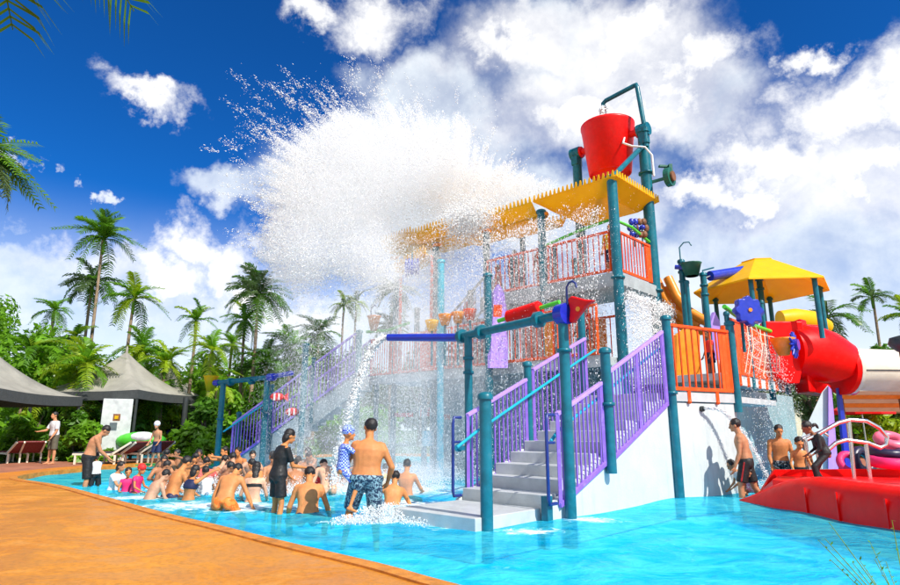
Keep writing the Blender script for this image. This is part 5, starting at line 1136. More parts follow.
    for e in (-1, 1): ell(hc+Mh @ Vector((e*.076*hr, -.008*hr, -.008*hr)), .012*hr, .022*hr, .034*hr, 8, 6)
    # arms
    hands = []; J = {}
    for e, (fl, ab, el_), hint in ((-1, la, lah), (1, ra, rah)):
        c, M = spine(.90); sh = c+M @ Vector((e*.172*wd*s, 0, .005*s)); f, a = R(fl), R(ab); d = M @ Vector((e*math.sin(a), math.sin(f)*math.cos(a), -math.cos(f)*math.cos(a)))
        h = M @ Vector(hint if hint else (-e*.25, .9, .35)); h = (h-d*h.dot(d)).normalized(); elb = sh+d*.285*s; fd_ = (d*math.cos(R(el_))+h*math.sin(R(el_))).normalized(); wr = elb+fd_*.245*s
        capsule(mb, sh-M @ Vector((e*.03*s, 0, -.0*s)), sh+d*.07*s, .060*s*wd, .053*s*wd); capsule(mb, sh, elb, .050*s*wd, .038*s*wd); capsule(mb, elb, elb+fd_*.09*s, .040*s*wd, .041*s*wd); capsule(mb, elb+fd_*.07*s, wr, .040*s*wd, .025*s*wd)
        wn = fd_.cross(h if abs(fd_.dot(h)) < .95 else M @ Vector((1, 0, 0))).normalized(); pn_ = wn.cross(fd_).normalized()      # wn across the palm
        capsule(mb, wr+fd_*.015*s, wr+fd_*.075*s, .036*s, .040*s, sc=(wn, 1.0)) if False else capsule(mb, wr+fd_*.012*s, wr+fd_*.07*s, .020*s, .021*s); capsule(mb, wr+fd_*.02*s-wn*.018*s, wr+fd_*.075*s-wn*.024*s, .015*s, .015*s); capsule(mb, wr+fd_*.02*s+wn*.018*s, wr+fd_*.075*s+wn*.024*s, .015*s, .015*s)
        hands.append((wr, fd_, wn, pn_, e)); J['a%d' % e] = (sh, elb, wr)
    # legs
    for e, (fl, ab, kn) in ((-1, ll), (1, rl)) if False else ((-1, ll), (1, rl)):
        hp_ = Vector((e*.092*wd*s, 0, 0)); f, a = R(fl), R(ab); d = Vector((e*math.sin(a), math.sin(f)*math.cos(a), -math.cos(f)*math.cos(a))); h = Vector((0, -1, 0)) if abs(d.y) < .9 else Vector((0, 0, -1)); h = Vector((0, -math.cos(f), -math.sin(f))); h = (h-d*h.dot(d)).normalized()
        knee = hp_+d*.43*s; sd_ = (d*math.cos(R(kn))+h*math.sin(R(kn))).normalized(); an = knee+sd_*.40*s; ft = -h*math.cos(R(kn))+d*math.sin(R(kn)); ft = (ft-sd_*ft.dot(sd_)).normalized()
        capsule(mb, hp_+Vector((0, -.01*s, .02*s)), hp_+d*.2*s, .088*s*wd*(1+(fat-1)*.6), .076*s*wd*(1+(fat-1)*.5)); capsule(mb, hp_+d*.18*s, knee, .077*s*wd, .052*s*wd); capsule(mb, knee, knee+sd_*.14*s+h*.012*s, .052*s*wd, .054*s*wd); capsule(mb, knee+sd_*.12*s+h*.01*s, an, .053*s*wd, .034*s*wd)
        if foot: capsule(mb, an+sd_*.045*s-ft*.02*s, an+sd_*.055*s+ft*.15*s, .034*s, .024*s); capsule(mb, an, an+sd_*.04*s+ft*.05*s, .034*s, .034*s)
        capsule(mb, hp_+Vector((0, -.045*s, .03*s)), hp_+Vector((0, -.05*s, -.03*s)), .075*s*wd, .07*s*wd)
        J['l%d' % e] = (hp_, d, knee, sd_, an)
    def fingers(me):
        vs = []; fs = []
        for wr, fd_, wn, pn_, e in hands:
            f2 = MB()
            for k, L_2 in enumerate((.072, .082, .078, .06)):
                o_ = wr+fd_*.082*s+wn*(k-1.5)*.0195*s; q = o_+(fd_+pn_*.18).normalized()*L_2*.5*s; r_ = q+(fd_+pn_*.75).normalized()*L_2*.5*s; f2.tube([o_-fd_*.02*s, o_, q, r_], [.0095*s, .0095*s, .0085*s, .006*s], 6)
            o_ = wr+fd_*.03*s-wn*.03*s*1; f2.tube([o_, o_+(fd_*.6-wn*.8).normalized()*.035*s, o_+(fd_*.9-wn*.6+pn_*.4).normalized()*.065*s], [.012*s, .0105*s, .008*s], 6); k0 = len(vs); vs += f2.v; fs += [tuple(i+k0 for i in f) for f in f2.f]
        return vs, fs
    body_ = remesh_later(mb, 'body', SK[skin], root, vox*(.8 if s < .8 else 1), fingers)
    # hair
    if hair != 'none':
        hb = MB()
        def hell(c, rx, ry, rz_):
            k0 = len(hb.v); hb.ball((0, 0, 0), (rx, ry, rz_), 24, 18)
            for i in range(k0, len(hb.v)):
                v = Vector(hb.v[i]); v *= 1+.10*mnoise.noise(v*28+Vector((pos[0], pos[1], 0)))+.05*mnoise.noise(v*90+Vector((pos[0], pos[1], 0))); hb.v[i] = tuple(Mh @ v+c)
        hell(hc+Mh @ Vector((0, -.022*hr, .036*hr)), .083*hr, .092*hr, .092*hr)
        if hair in ('long', 'bob'):
            hell(hc+Mh @ Vector((0, -.05*hr, -.03*hr)), .078*hr, .06*hr, .11*hr)
            if hair == 'long': hell(hc+Mh @ Vector((0, -.075*hr, -.14*hr)), .062*hr, .035*hr, .12*hr)
        if hair == 'tail': hell(hc+Mh @ Vector((0, -.13*hr, -.02*hr)), .03*hr, .055*hr, .03*hr); hell(hc+Mh @ Vector((0, -.17*hr, -.06*hr)), .02*hr, .025*hr, .06*hr)
        o = hb.build('hair', CL['black'] if False else hairm, root)
    if cap:
        hb = MB(); hb.ball((0, 0, 0), (.088*hr, .104*hr, .092*hr), 18, 12); hb.v = [tuple(Mh @ Vector(v)+hc+Mh @ Vector((0, -.008*hr, .042*hr))) for v in hb.v]; hb.build('swim_cap', CL[cap], root)
    if eyes:
        for e in (-1, 1): MB().ball(hc+Mh @ Vector((e*.028*hr, .083*hr, .004*hr)), (.011*hr, .008*hr, .006*hr), 8, 6).build('eye', darkm, body_)
    # clothes
    for w_ in wear:
        kind, cm = w_[0], w_[1]; cb = MB()
        if kind in ('shorts', 'brief'):
            fr_ = w_[2] if len(w_) > 2 else (.8 if kind == 'shorts' else .16); t1 = .20 if kind == 'shorts' else .08
            loft(cb, sections(-.14, t1, 1.06, .008))
            for e in (-1, 1):
                hp_, d, knee, sd_, an = J['l%d' % e]; fl_ = .018 if kind == 'shorts' else 0; capsule(cb, hp_+Vector((0, 0, .02*s)), hp_+d*.43*s*min(fr_, 1), .098*s*wd*(1+(fat-1)*.6), (.094*s+fl_)*(1-.14*(fr_ > .5)), True)
                capsule(cb, hp_+Vector((0, -.045*s, .03*s)), hp_+Vector((0, -.05*s, -.03*s)), .084*s*wd, .08*s*wd)
        if kind in ('shirt', 'suit', 'top'):
            t0 = {'shirt': -.06, 'suit': -.14, 'top': .5}[kind]; loft(cb, sections(t0, 1.03, 1.07, .007)); sl_ = w_[2] if len(w_) > 2 else .5
            for e in (-1, 1):
                sh, elb, wr = J['a%d' % e]
                if sl_ > 0: capsule(cb, sh+(sh-elb)*.12, sh.lerp(elb, min(1, sl_)), .064*s*wd, .056*s*wd, sl_ <= 1)
                if sl_ > 1: capsule(cb, elb, elb.lerp(wr, sl_-1), .050*s*wd, .036*s*wd)
            if kind == 'suit':
                for e in (-1, 1): hp_, d, knee, sd_, an = J['l%d' % e]; capsule(cb, hp_, hp_+d*.43*s*(w_[3] if len(w_) > 3 else .2), .094*s*wd, .085*s*wd, True)
        if kind == 'trousers':
            loft(cb, sections(-.14, .20, 1.06, .008))
            for e in (-1, 1): hp_, d, knee, sd_, an = J['l%d' % e]; capsule(cb, hp_, knee, .1*s*wd, .072*s); capsule(cb, knee, knee.lerp(an, .9), .07*s, .06*s, False)
        if kind == 'stripe':
            hp_, d, knee, sd_, an = J['l-1']; capsule(cb, hp_+Vector((-.112*s, 0, .02)), hp_+d*.31*s+Vector((-.118*s, 0, 0)), .016*s, .018*s)
        if kind == 'band':
            c, M = spine(w_[2]); loft(cb, sections(w_[2], w_[2]+.14, 1.03, .006))
        remesh_later(cb, {'shorts': 'shorts', 'brief': 'swim_trunks', 'shirt': 'shirt', 'suit': 'swimsuit', 'top': 'bikini_top', 'trousers': 'trousers', 'band': 'strap', 'stripe': 'side_stripe'}[kind], CL[cm], root, .014 if s > .8 else .011, smooth=2)
    return root
pgp = 'bathers in the shallow pool'
# big three in front
manp = G(362, 521); manp.y += .05
person('shirtless man in blue floral shorts wading away with a child on his hip', (manp.x+.03, manp.y), 6, 1.10, pz=.50, skin='warm', lean=7, side=4, head=(4, 22), la=(28, 22, 92), ra=(4, 30, 58), rah=(-.7, .8, .2), lah=(.1, 1, .2), ll=(30, 14, 62), rl=(8, 5, 40), fat=1.34, wear=(('shorts', 'floral', .9),), vox=.011)
person('small child in blue checked suit and blue cap carried by the man', (manp.x-.30, manp.y+.04), -70, .70, pz=.66, skin='warm', lean=4, head=(0, 10), la=(10, 10, 20), ra=(60, 15, 30), ll=(55, 20, 60), rl=(40, 25, 60), wear=(('suit', 'bluechk', .7, .7),), cap='bluechk', hair='none', child_=True, vox=.012)
wp_ = G(276, 512); person('woman in soaked black shirt and black shorts standing in the water', (wp_.x, wp_.y), -48, .93, pz=.50, skin='warm', lean=8, head=(18, -8), la=(20, 6, 40), ra=(32, 4, 62), ll=(4, 3, 4), rl=(4, 3, 8), sex='f', hair='bob', wear=(('shirt', 'black', .75), ('shorts', 'black', .72)), vox=.012)
sm_ = G(306, 514); person('sunburnt man sitting low in the water with his back turned', (sm_.x, sm_.y+.1), 12, 1.0, pz=-.08, skin='warm', lean=16, head=(28, 0), la=(25, 20, 40), ra=(18, 22, 20), ll=(80, 25, 100), rl=(80, 25, 100), fat=1.1, group=pgp, vox=.012, wear=(('brief', 'navy'),))
q = G(328, 498); person('pale bather bending forward behind the sunburnt man, one hand raised', (q.x-.1, q.y+.5), 25, .95, pz=.10, skin='fair', lean=35, head=(35, 0), la=(40, 20, 40), ra=(100, 25, 70), ll=(60, 15, 80), rl=(50, 10, 80), group=pgp)
q = G(221, 511); person('bather in orange swim trunks crouching forward with back to us', (q.x, q.y+.1), -6, .9, pz=.10, skin='warm', lean=30, head=(25, -10), la=(30, 18, 20), ra=(35, 30, 10), ll=(40, 25, 80), rl=(40, 25, 80), wear=(('brief', 'orange', .35),), group=pgp, vox=.012)
q = G(246, 504); person('long-haired woman in dark bikini low in the water', (q.x, q.y+.35), 8, .92, pz=-.06, skin='fair', lean=10, head=(8, 10), la=(20, 20, 60), ra=(20, 15, 60), ll=(80, 20, 100), rl=(80, 20, 100), sex='f', hair='long', wear=(('band', 'black', .62),), group=pgp)
q = G(268, 498); person('bather half hidden behind the woman in black', (q.x, q.y+.8), 30, .95, pz=-.04, skin='tan', lean=20, la=(50, 20, 50), ra=(70, 20, 60), ll=(80, 20, 100), rl=(80, 20, 100), group=pgp)
q = G(389, 506); person('bather sitting low right of the man carrying a child', (q.x+.02, q.y+.2), 15, .9, pz=-.14, skin='warm', lean=18, side=12, head=(10, 0), la=(20, 35, 40), ra=(30, 40, 30), ll=(80, 20, 100), rl=(80, 20, 100), group=pgp, fat=1.1, wear=(('brief', 'navy'),))
q = G(404, 496); person('bather nearest the entry slab, waist deep in foam', (q.x, q.y+.3), -8, .93, pz=-.08, skin='warm', lean=10, head=(6, 0), la=(30, 25, 60), ra=(30, 25, 60), ll=(80, 20, 100), rl=(80, 20, 100), group=pgp)
# left cluster
q = G(80, 486); person('shirtless man in black shorts leaning to hold a small child', (q.x+.1, q.y), -62, 1.0, pz=.58, skin='tan', lean=16, head=(30, 0), la=(40, 5, 28), ra=(44, 5, 28), ll=(4, 6, 4), rl=(4, 6, 6), fat=1.18, wear=(('shorts', 'black', 1.0),), vox=.014)
q = G(102, 485); person('small child in spotted white shirt standing before the leaning man', (q.x-.02, q.y-.25), 50, .60, pz=.22, skin='dark', lean=10, head=(20, 0), la=(50, 20, 60), ra=(80, 20, 70), ll=(10, 8, 10), rl=(6, 8, 6), child_=True, wear=(('shirt', 'spotted', .6), ('shorts', 'black', .8)), vox=.013)
cl = [ # px, py of waterline, dY, yaw, s, pz, skin, lean, arms, hair/cap, wear, child, label
 (113, 490, .1, -100, .85, -.10, 'tan', 8, (60, 5, 30), 'bob', (('shirt', 'white', .6),), False, 'long-haired bather in white shirt sitting at the group edge', None),
 (126, 491, -.1, -150, .62, -.06, 'warm', 4, (30, 10, 60), 'short', (('suit', 'magenta', .3),), True, 'small child in magenta suit beside the white-shirted bather', None),
 (135, 492, .0, -100, .66, -.02, 'warm', 6, (30, 10, 50), 'none', (('suit', 'magenta', .4),), True, 'child in magenta suit wearing a bright red cap', 'red'),
 (148, 499, .0, -40, .84, -.10, 'fair', 24, (50, 10, 40), 'short', (), False, 'pale bather hunched forward right of the red-capped child', None),
 (163, 484, 1.0, 20, .95, .0, 'tan', 10, (20, 20, 40), 'short', (), False, 'dark-haired bather farther back behind the big-backed man', None),
 (170, 498, .1, -38, 1.0, -.02, 'warm', 18, (40, 15, 50), 'short', (('brief', 'navy'),), False, 'big-backed man leaning right beside the girl with raised arms', None),
 (188, 500, .0, -30, .85, -.08, 'warm', 6, (150, 10, 35), 'bob', (('top', 'navy', 0),), False, 'girl holding both arms up in the crowd', None),
 (203, 492, .8, 15, .9, -.06, 'tan', 12, (40, 20, 60), 'short', (('shirt', 'pinkish', .5),), False, 'bather in coral shirt behind the crouching one', None),
 (214, 492, 1.1, -20, .95, -.04, 'fair', 20, (40, 20, 60), 'short', (), False, 'pinkish bather bending behind the orange trunks', None),
 (232, 492, 1.0, 30, .95, -.0, 'fair', 14, (60, 25, 60), 'short', (), False, 'bather with arms out left of the long-haired woman', None),
 (250, 488, 1.6, -160, .95, .0, 'fair', 14, (60, 25, 60), 'short', (('shorts', 'red', .6),), False, 'bather facing us behind the long-haired woman', None),
 (206, 497, .3, 40, .66, -.02, 'tan', 14, (40, 20, 60), 'short', (('suit', 'white', .4),), True, 'child in white suit splashing in the middle of the crowd', None),
 (176, 486, 1.8, 170, .9, .02, 'dark', 4, (120, 20, 40), 'short', (('shorts', 'navy', .6),), False, 'bather facing us with hands up at the back', None),
 (300, 488, 1.4, -120, .95, -.02, 'tan', 16, (60, 25, 60), 'short', (), False, 'hazy bather in the mist behind the sunburnt man', None),
 (312, 486, 2.0, 150, .95, .05, 'fair', 14, (80, 25, 60), 'short', (('shorts', 'blue', .6),), False, 'hazy bather farther back under the falling water', None),
 (160, 492, .9, -150, .9, -.02, 'tan', 10, (60, 20, 60), 'short', (), False, 'bather turned towards us left of the big-backed man', None),
 (196, 489, 1.4, 200, .95, .02, 'dark', 8, (100, 20, 70), 'short', (), False, 'brown-skinned bather wiping his face at the back of the crowd', None),
 (226, 488, 2.0, 140, .95, .06, 'warm', 6, (110, 25, 60), 'short', (), False, 'bather with lifted hands far back left of the standing woman', None),
 (258, 495, .7, 60, .9, -.04, 'warm', 18, (60, 20, 40), 'short', (('brief', 'red'),), False, 'bather leaning left just behind the standing woman', None),
 (290, 492, .8, -30, .9, -.04, 'fair', 14, (40, 20, 40), 'short', (), False, 'pale bather between the standing woman and the sunburnt man', None),
 (318, 494, .3, 20, .6, -.02, 'tan', 8, (60, 20, 40), 'short', (('suit', 'red', .3),), True, 'child in red suit right of the sunburnt man', None),
 (346, 489, 1.6, 100, .95, .0, 'tan', 14, (80, 20, 40), 'short', (), False, 'hazy bather beyond the man carrying a child', None),
 (238, 488, 2.2, 170, 0.95, 0.04, 'warm', 8, (60, 20, 70), 'short', (), False, 'bather facing us between the crouching man and the mist', None),
 (266, 492, 1.1, -120, 0.92, -0.02, 'tan', 12, (50, 20, 50), 'short', (), False, 'bather facing away right behind the long-haired woman', None),
 (281, 490, 1.5, 100, 0.94, 0.02, 'warm', 16, (70, 20, 40), 'short', (), False, 'bather bent sideways under the outstretched arm of the woman in black', None),
 (296, 494, 0.6, 30, 0.9, -0.06, 'tan', 20, (30, 20, 40), 'short', (), False, 'bather crouched low beside the left shoulder of the sunburnt man', None),
 (333, 491, 1.2, -60, 0.9, 0.0, 'warm', 14, (90, 20, 60), 'short', (), False, 'bather with bent arms in front of the foam behind the pale back', None),
 (356, 488, 2.4, 150, 0.95, 0.05, 'tan', 6, (90, 20, 60), 'short', (), False, 'hazy bather farthest back below the blue spout', None),
 (186, 489, 1.0, -20, 0.92, 0.0, 'warm', 16, (40, 20, 40), 'short', (), False, 'tan back seen over the arms of the girl', None),
 (154, 494, 0.5, -60, 0.86, -0.06, 'tan', 14, (40, 20, 40), 'short', (), False, 'bather squeezed in between pale and big backs', None),
 (218, 496, 0.5, -50, 0.86, -0.06, 'dark', 16, (50, 20, 40), 'short', (), False, 'brown back left behind the orange trunks', None),
 (385, 492, 1.2, 10, .62, -.05, 'tan', 6, (60, 25, 60), 'short', (('shirt', 'yellow', .5),), True, 'child in yellow top in the spray right of the carrying man', None)]
for i, (px, py, dy, yw, s, pz, sk_, ln_, ar, hr_, we, ch_, lab, cap_) in enumerate(cl):
    q = G(px, py); person(lab, (q.x*(q.y+dy)/q.y, q.y+dy), yw, s, pz=pz, skin=sk_, lean=ln_, head=(10, 0), la=ar, ra=(ar[0]*.9, ar[1]+6, ar[2]), ll=(80, 20, 100), rl=(76, 22, 100), hair=hr_, wear=we, child_=ch_, cap=cap_, group=pgp, vox=.015, sex='f' if hr_ in ('bob', 'long') else 'm', foot=False)
# terrace people
q = at(55, 430, 20.5); person('standing man in pale shirt and khaki shorts beside the maroon loungers', (q.x, 20.5), 150, 1.0, pz=.1+.9, skin='tan', lean=4, la=(10, 8, 30), ra=(30, 8, 60), wear=(('shirt', 'white', .8), ('shorts', 'khaki', 1.0)), vox=.016)
q = at(162, 440, 19.2); person('small bather with white cap and blue trunks standing at the far pool edge', (q.x, 18.9), 175, .78, pz=.1+.9*.78, skin='tan', lean=8, la=(20, 10, 40), ra=(20, 10, 40), hair='none', cap='white', wear=(('shorts', 'navy', .8),), vox=.015, child_=True)
# right group
rg_ = 'bathers beside the red landing basin'
q = G(752, 498); person('shirtless man in black shorts with red side stripe striding left', (q.x+.0, q.y+.1), 58, 1.03, pz=.60, skin='tan', lean=6, head=(6, 0), la=(12, 10, 18), ra=(-12, 12, 14), ll=(14, 4, 12), rl=(-12, 4, 22), fat=1.05, wear=(('shorts', 'black', .78), ('stripe', 'redd')), eyes=True, group=rg_, vox=.011)
q = at(777, 430, 12.6); person('man in dark floral trunks standing behind the striding man', (q.x, 12.6), 168, 1.0, pz=.52, skin='warm', lean=4, head=(14, 0), la=(14, 10, 30), ra=(14, 10, 30), ll=(2, 6, 2), rl=(2, 6, 2), wear=(('shorts', 'dfloral', .9),), eyes=True, group=rg_, vox=.013)
q = at(796, 440, 12.2); person('thin boy in black trunks next to the steel rail', (q.x, 12.2), 170, .76, pz=.44, skin='warm', lean=8, head=(20, 0), la=(20, 16, 40), ra=(20, 16, 40), child_=True, wear=(('shorts', 'black', .6),), eyes=True, group=rg_, vox=.013)
q = at(741, 460, 11.9); person('small dark-haired child peeking from behind the striding man', (q.x+.04, 12.0), 90, .66, pz=.12, skin='tan', lean=18, head=(14, 0), la=(40, 10, 40), ra=(30, 10, 40), child_=True, group=rg_, wear=(('shirt', 'white', .5),), vox=.013)
q = at(757, 476, 11.5); person('child in pink floral suit crouching behind the striding man', (q.x, 11.75), 150, .58, pz=.10, skin='tan', lean=30, head=(10, 0), ll=(80, 20, 100), rl=(80, 20, 100), child_=True, hair='bob', group=rg_, wear=(('suit', 'pinkfl', .5, .4),), vox=.013)
q = at(823, 440, 10.9); person('girl in black long-sleeved swimsuit half crouched on the red basin', (q.x+.0, 10.9), 86, .74, pz=.78, skin='dark', lean=22, head=(10, 0), la=(30, 6, 55), ra=(20, 10, 70), ll=(50, 5, 55), rl=(30, 5, 60), child_=True, hair='tail', sex='f', group=rg_, wear=(('shirt', 'black', 1.7), ('trousers', 'black')), vox=.012)
q = at(808, 455, 12.6); person('dark child partly hidden behind the steel rail', (q.x, 12.7), 160, .6, pz=.44, skin='dark', lean=6, child_=True, group=rg_, wear=(('shorts', 'dfloral', .6),), vox=.014)
# people on the tower
q = T(1.2, 3.0); person('dark-haired man standing on the upper platform in the spray', (q.x, q.y), 160, 1.0, pz=TZ+.9, skin='dark', wear=(('shorts', 'navy', .8),), group='people on the tower', vox=.016)
q = T(.8, .55); person('person in yellow shirt on the upper tower platform with back turned', (q.x, q.y), 150, .9, pz=TZ+.85, skin='tan', hair='short', wear=(('shirt', 'yellow', .8), ('shorts', 'navy', .8)), group='people on the tower', vox=.015)
for k, (b, a, dz, wr_) in enumerate(((4.5, 1.0, -.25, 'red'), (5.0, 1.3, -.6, 'navy'), (5.6, .9, -1.0, 'pinkish'), (6.2, 1.2, -1.4, 'blue'), (3.7, .8, 0, 'black'))):
    q = T(a, b); person(['bather in red top first down the upper flight in the spray', 'bather in navy top second down the upper flight', 'bather in coral top third down the upper flight', 'bather in blue top lowest on the upper flight', 'bather in black top waiting above the upper flight'][k], (q.x, q.y), 100+20*k, .9, pz=TZ+.8+dz, skin='dark', la=(30, 10, 40), wear=(('shirt', wr_, .5), ('shorts', 'navy', .7)), group='people on the tower', vox=.018)
for k, (a, b, wr_, lab) in enumerate(((1.9, 8.4, 'orange', 'bather in orange on the rear deck behind the cups'), (2.2, 3.0, 'red', 'bather in red on the rear deck behind the drum'), (2.0, 6.4, 'blue', 'bather in blue on the rear deck in the falling water'))):
    q = S(a, b); person(lab, (q.x, q.y), 140, .9, pz=RZ+.81, skin='dark', la=(30, 10, 40), wear=(('shirt', wr_, .5), ('shorts', 'navy', .7)), group='people on the rear deck', vox=.018)
q = E0+U*1.9+V*1.0; person('child in red top behind the blue flower disc', (q.x, q.y), 100, .7, pz=Z2+.63, skin='dark', child_=True, wear=(('shirt', 'red', .5), ('shorts', 'navy', .7)), vox=.016)

# bake bodies: one surface each, then the fingers are added
bpy.context.view_layer.update(); dg = bpy.context.evaluated_depsgraph_get()
baked = []
for o, post_, m in PENDING:
    ev = o.evaluated_get(dg); me = bpy.data.meshes.new_from_object(ev, depsgraph=dg); baked.append(me)
for (o, post_, m), me in zip(PENDING, baked):
    if post_:
        vs, fs = post_(me); nv = len(me.vertices); co = np.zeros(nv*3, np.float32); me.vertices.foreach_get('co', co); nf = len(me.polygons)
        import bmesh
        bm = bmesh.new(); bm.from_mesh(me); nvs = [bm.verts.new(v) for v in vs]
        for f in fs:
            try: bm.faces.new([nvs[i] for i in f]).smooth = True
            except ValueError: pass
        bm.to_mesh(me); bm.free()
    me.polygons.foreach_set('use_smooth', [True]*len(me.polygons))
    me.materials.clear(); me.materials.append(m); me.name = o.name.split('.')[0]; o.modifiers.clear(); o.data = me

# ------------------------------------------------------------------ splashing and falling water
dm = bpy.data.materials.new('water_drops'); dm.use_nodes = True; g = NT(dm.node_tree); g.n.clear(); o_ = g.new('ShaderNodeOutputMaterial')
df = g.new('ShaderNodeBsdfDiffuse'); df.inputs[0].default_value = (.99, .995, 1, 1); tl = g.new('ShaderNodeBsdfTranslucent'); tl.inputs[0].default_value = (.99, .995, 1, 1); mx = g.new('ShaderNodeMixShader'); mx.inputs[0].default_value = .0
g.link(df.outputs[0], mx.inputs[1]); g.link(tl.outputs[0], mx.inputs[2]); gl = g.new('ShaderNodeBsdfGlossy'); gl.inputs['Roughness'].default_value = .4; m2 = g.new('ShaderNodeMixShader'); m2.inputs[0].default_value = .15
g.link(mx.outputs[0], m2.inputs[1]); g.link(gl.outputs[0], m2.inputs[2]); tp_ = g.new('ShaderNodeBsdfTransparent'); m3 = g.new('ShaderNodeMixShader'); m3.inputs[0].default_value = 1; g.link(tp_.outputs[0], m3.inputs[1]); g.link(m2.outputs[0], m3.inputs[2]); g.link(m3.outputs[0], o_.inputs[0])
rs = np.random.RandomState(11)
def drops(name, pos, size, vel, stretch, label):
    """small tetrahedral water drops, drawn out along their path"""
    n = len(pos); v = vel/np.maximum(np.linalg.norm(vel, axis=1), 1e-6)[:, None]; a = np.cross(v, rs.normal(size=(n, 3))); a /= np.linalg.norm(a, axis=1)[:, None]; b = np.cross(v, a); s = size[:, None]; L = (size*stretch)[:, None]
    P = np.stack([pos+v*L, pos-v*L*.6+a*s, pos-v*L*.6-a*s*.5+b*s*.87, pos-v*L*.6-a*s*.5-b*s*.87], 1).reshape(-1, 3)
    k = np.arange(n)[:, None]*4; fs = np.concatenate([k+np.array([[0, 1, 2]]), k+np.array([[0, 2, 3]]), k+np.array([[0, 3, 1]]), k+np.array([[1, 3, 2]])], 0)
    me = fin(name, P, fs, dm); o = bpy.data.objects.new(name, me); C.objects.link(o); tag(o, label, None, None, 'stuff'); return o
def ellip(c, r, n, p=.5):
    d = rs.normal(size=(n, 3)); d /= np.linalg.norm(d, axis=1)[:, None]; return np.array(c)+d*(rs.rand(n)**p)[:, None]*np.array(r), d
def fine_drops(name, pos, rad, label):
    """very many round droplets: points with a radius, drawn as spheres"""
    me = bpy.data.meshes.new(name); me.vertices.add(len(pos)); me.vertices.foreach_set('co', pos.astype(np.float32).ravel()); a = me.attributes.new('drop_radius', 'FLOAT', 'POINT'); a.data.foreach_set('value', rad.astype(np.float32)); me.materials.append(dm)
    o = bpy.data.objects.new(name, me); C.objects.link(o); ng = bpy.data.node_groups.new(name, 'GeometryNodeTree'); ng.interface.new_socket('Geometry', in_out='INPUT', socket_type='NodeSocketGeometry'); ng.interface.new_socket('Geometry', in_out='OUTPUT', socket_type='NodeSocketGeometry')
    i = ng.nodes.new('NodeGroupInput'); ou = ng.nodes.new('NodeGroupOutput'); mp = ng.nodes.new('GeometryNodeMeshToPoints'); at_ = ng.nodes.new('GeometryNodeInputNamedAttribute'); at_.data_type = 'FLOAT'; at_.inputs['Name'].default_value = 'drop_radius'; sm_ = ng.nodes.new('GeometryNodeSetMaterial'); sm_.inputs['Material'].default_value = dm
    ng.links.new(i.outputs[0], mp.inputs['Mesh']); ng.links.new(at_.outputs['Attribute'], mp.inputs['Radius']); ng.links.new(mp.outputs[0], sm_.inputs[0]); ng.links.new(sm_.outputs[0], ou.inputs[0]); md = o.modifiers.new('drops', 'NODES'); md.node_group = ng; tag(o, label, None, None, 'stuff'); return o
# the burst in the air: drops spread through overlapping puffs, thinning in streaks towards the rim
P_ = []; S_ = []; V_ = []
org = np.array(at(470, 235, 17.3))
EL = [(332, 194, 76, 86), (398, 178, 100, 74), (470, 205, 78, 50), (518, 193, 42, 22), (306, 238, 50, 66), (385, 245, 112, 52), (350, 146, 58, 40)]
_a = rs.rand(64); _b = rs.rand(256)
def n1d(x, tab): x = np.mod(x, len(tab)); i = x.astype(int); f = x-i; f = f*f*(3-2*f); return tab[i]*(1-f)+tab[(i+1) % len(tab)]*f
N0 = 2600000; px = rs.uniform(215, 575, N0); py = rs.uniform(75, 310, N0)
k = np.max([1-np.sqrt(((px-x_)/rx_)**2+((py-y_)/ry_)**2) for x_, y_, rx_, ry_ in EL], 0)
an = np.arctan2(py-262, px-455); rd_ = np.hypot(py-262, px-455)
k = k+(n1d((an+4)*26, _b)-.5)*.22+(n1d((an+4)*70+rd_*.01, _b)-.5)*.14+(n1d(rd_*.11+3*np.sin(an*9), _a)-.5)*.12
pr_ = np.clip(k*2.6+.10, 0.0, 1)**1.5*np.clip(1.25-(py-225)/110, .25, 1)*(1-.62*np.clip((px-385)/25, 0, 1)*np.clip((py-200)/18, 0, 1)*np.clip((490-px)/20, 0, 1)); keep = rs.rand(N0) < pr_
px, py, k = px[keep], py[keep], np.clip(k[keep], .05, 1); Yd = 17.2+(px-400)*.008+rs.normal(size=len(px))*(.35+.9*k)
Yd = Yd+2.4*np.clip((px-370)/90, 0, 1)*np.clip((py-165)/50, 0, 1); sm1 = lambda a_: np.clip(a_, 0, 1)**2*(3-2*np.clip(a_, 0, 1)); inr = rs.rand(len(px)) < .95*sm1((px-372)/48)*sm1((496-px)/30)*sm1((py-186)/26)*sm1((275-py)/22); Yd = np.where(inr, np.maximum(Yd, 20.2-(px-404)*.027+np.abs(rs.normal(size=len(px)))*.5), Yd); sy = cp-(292.5-py)/600*sp; t = Yd/sy; p = np.stack([(px-450)/600*t, Yd, CAMH+(sp+(292.5-py)/600*cp)*t], 1)
nf = len(p); fine_drops('fine_spray', p, .0028+.0042*rs.rand(nf)**2, 'soft white cloud of fine spray thrown from the giant bucket'); sel = rs.rand(nf) < .07; p = p[sel]; P_.append(p); S_.append(.005+.014*rs.rand(len(p))**3); V_.append((p-org)+rs.normal(size=p.shape)*.3+np.array([0, 0, .4]))
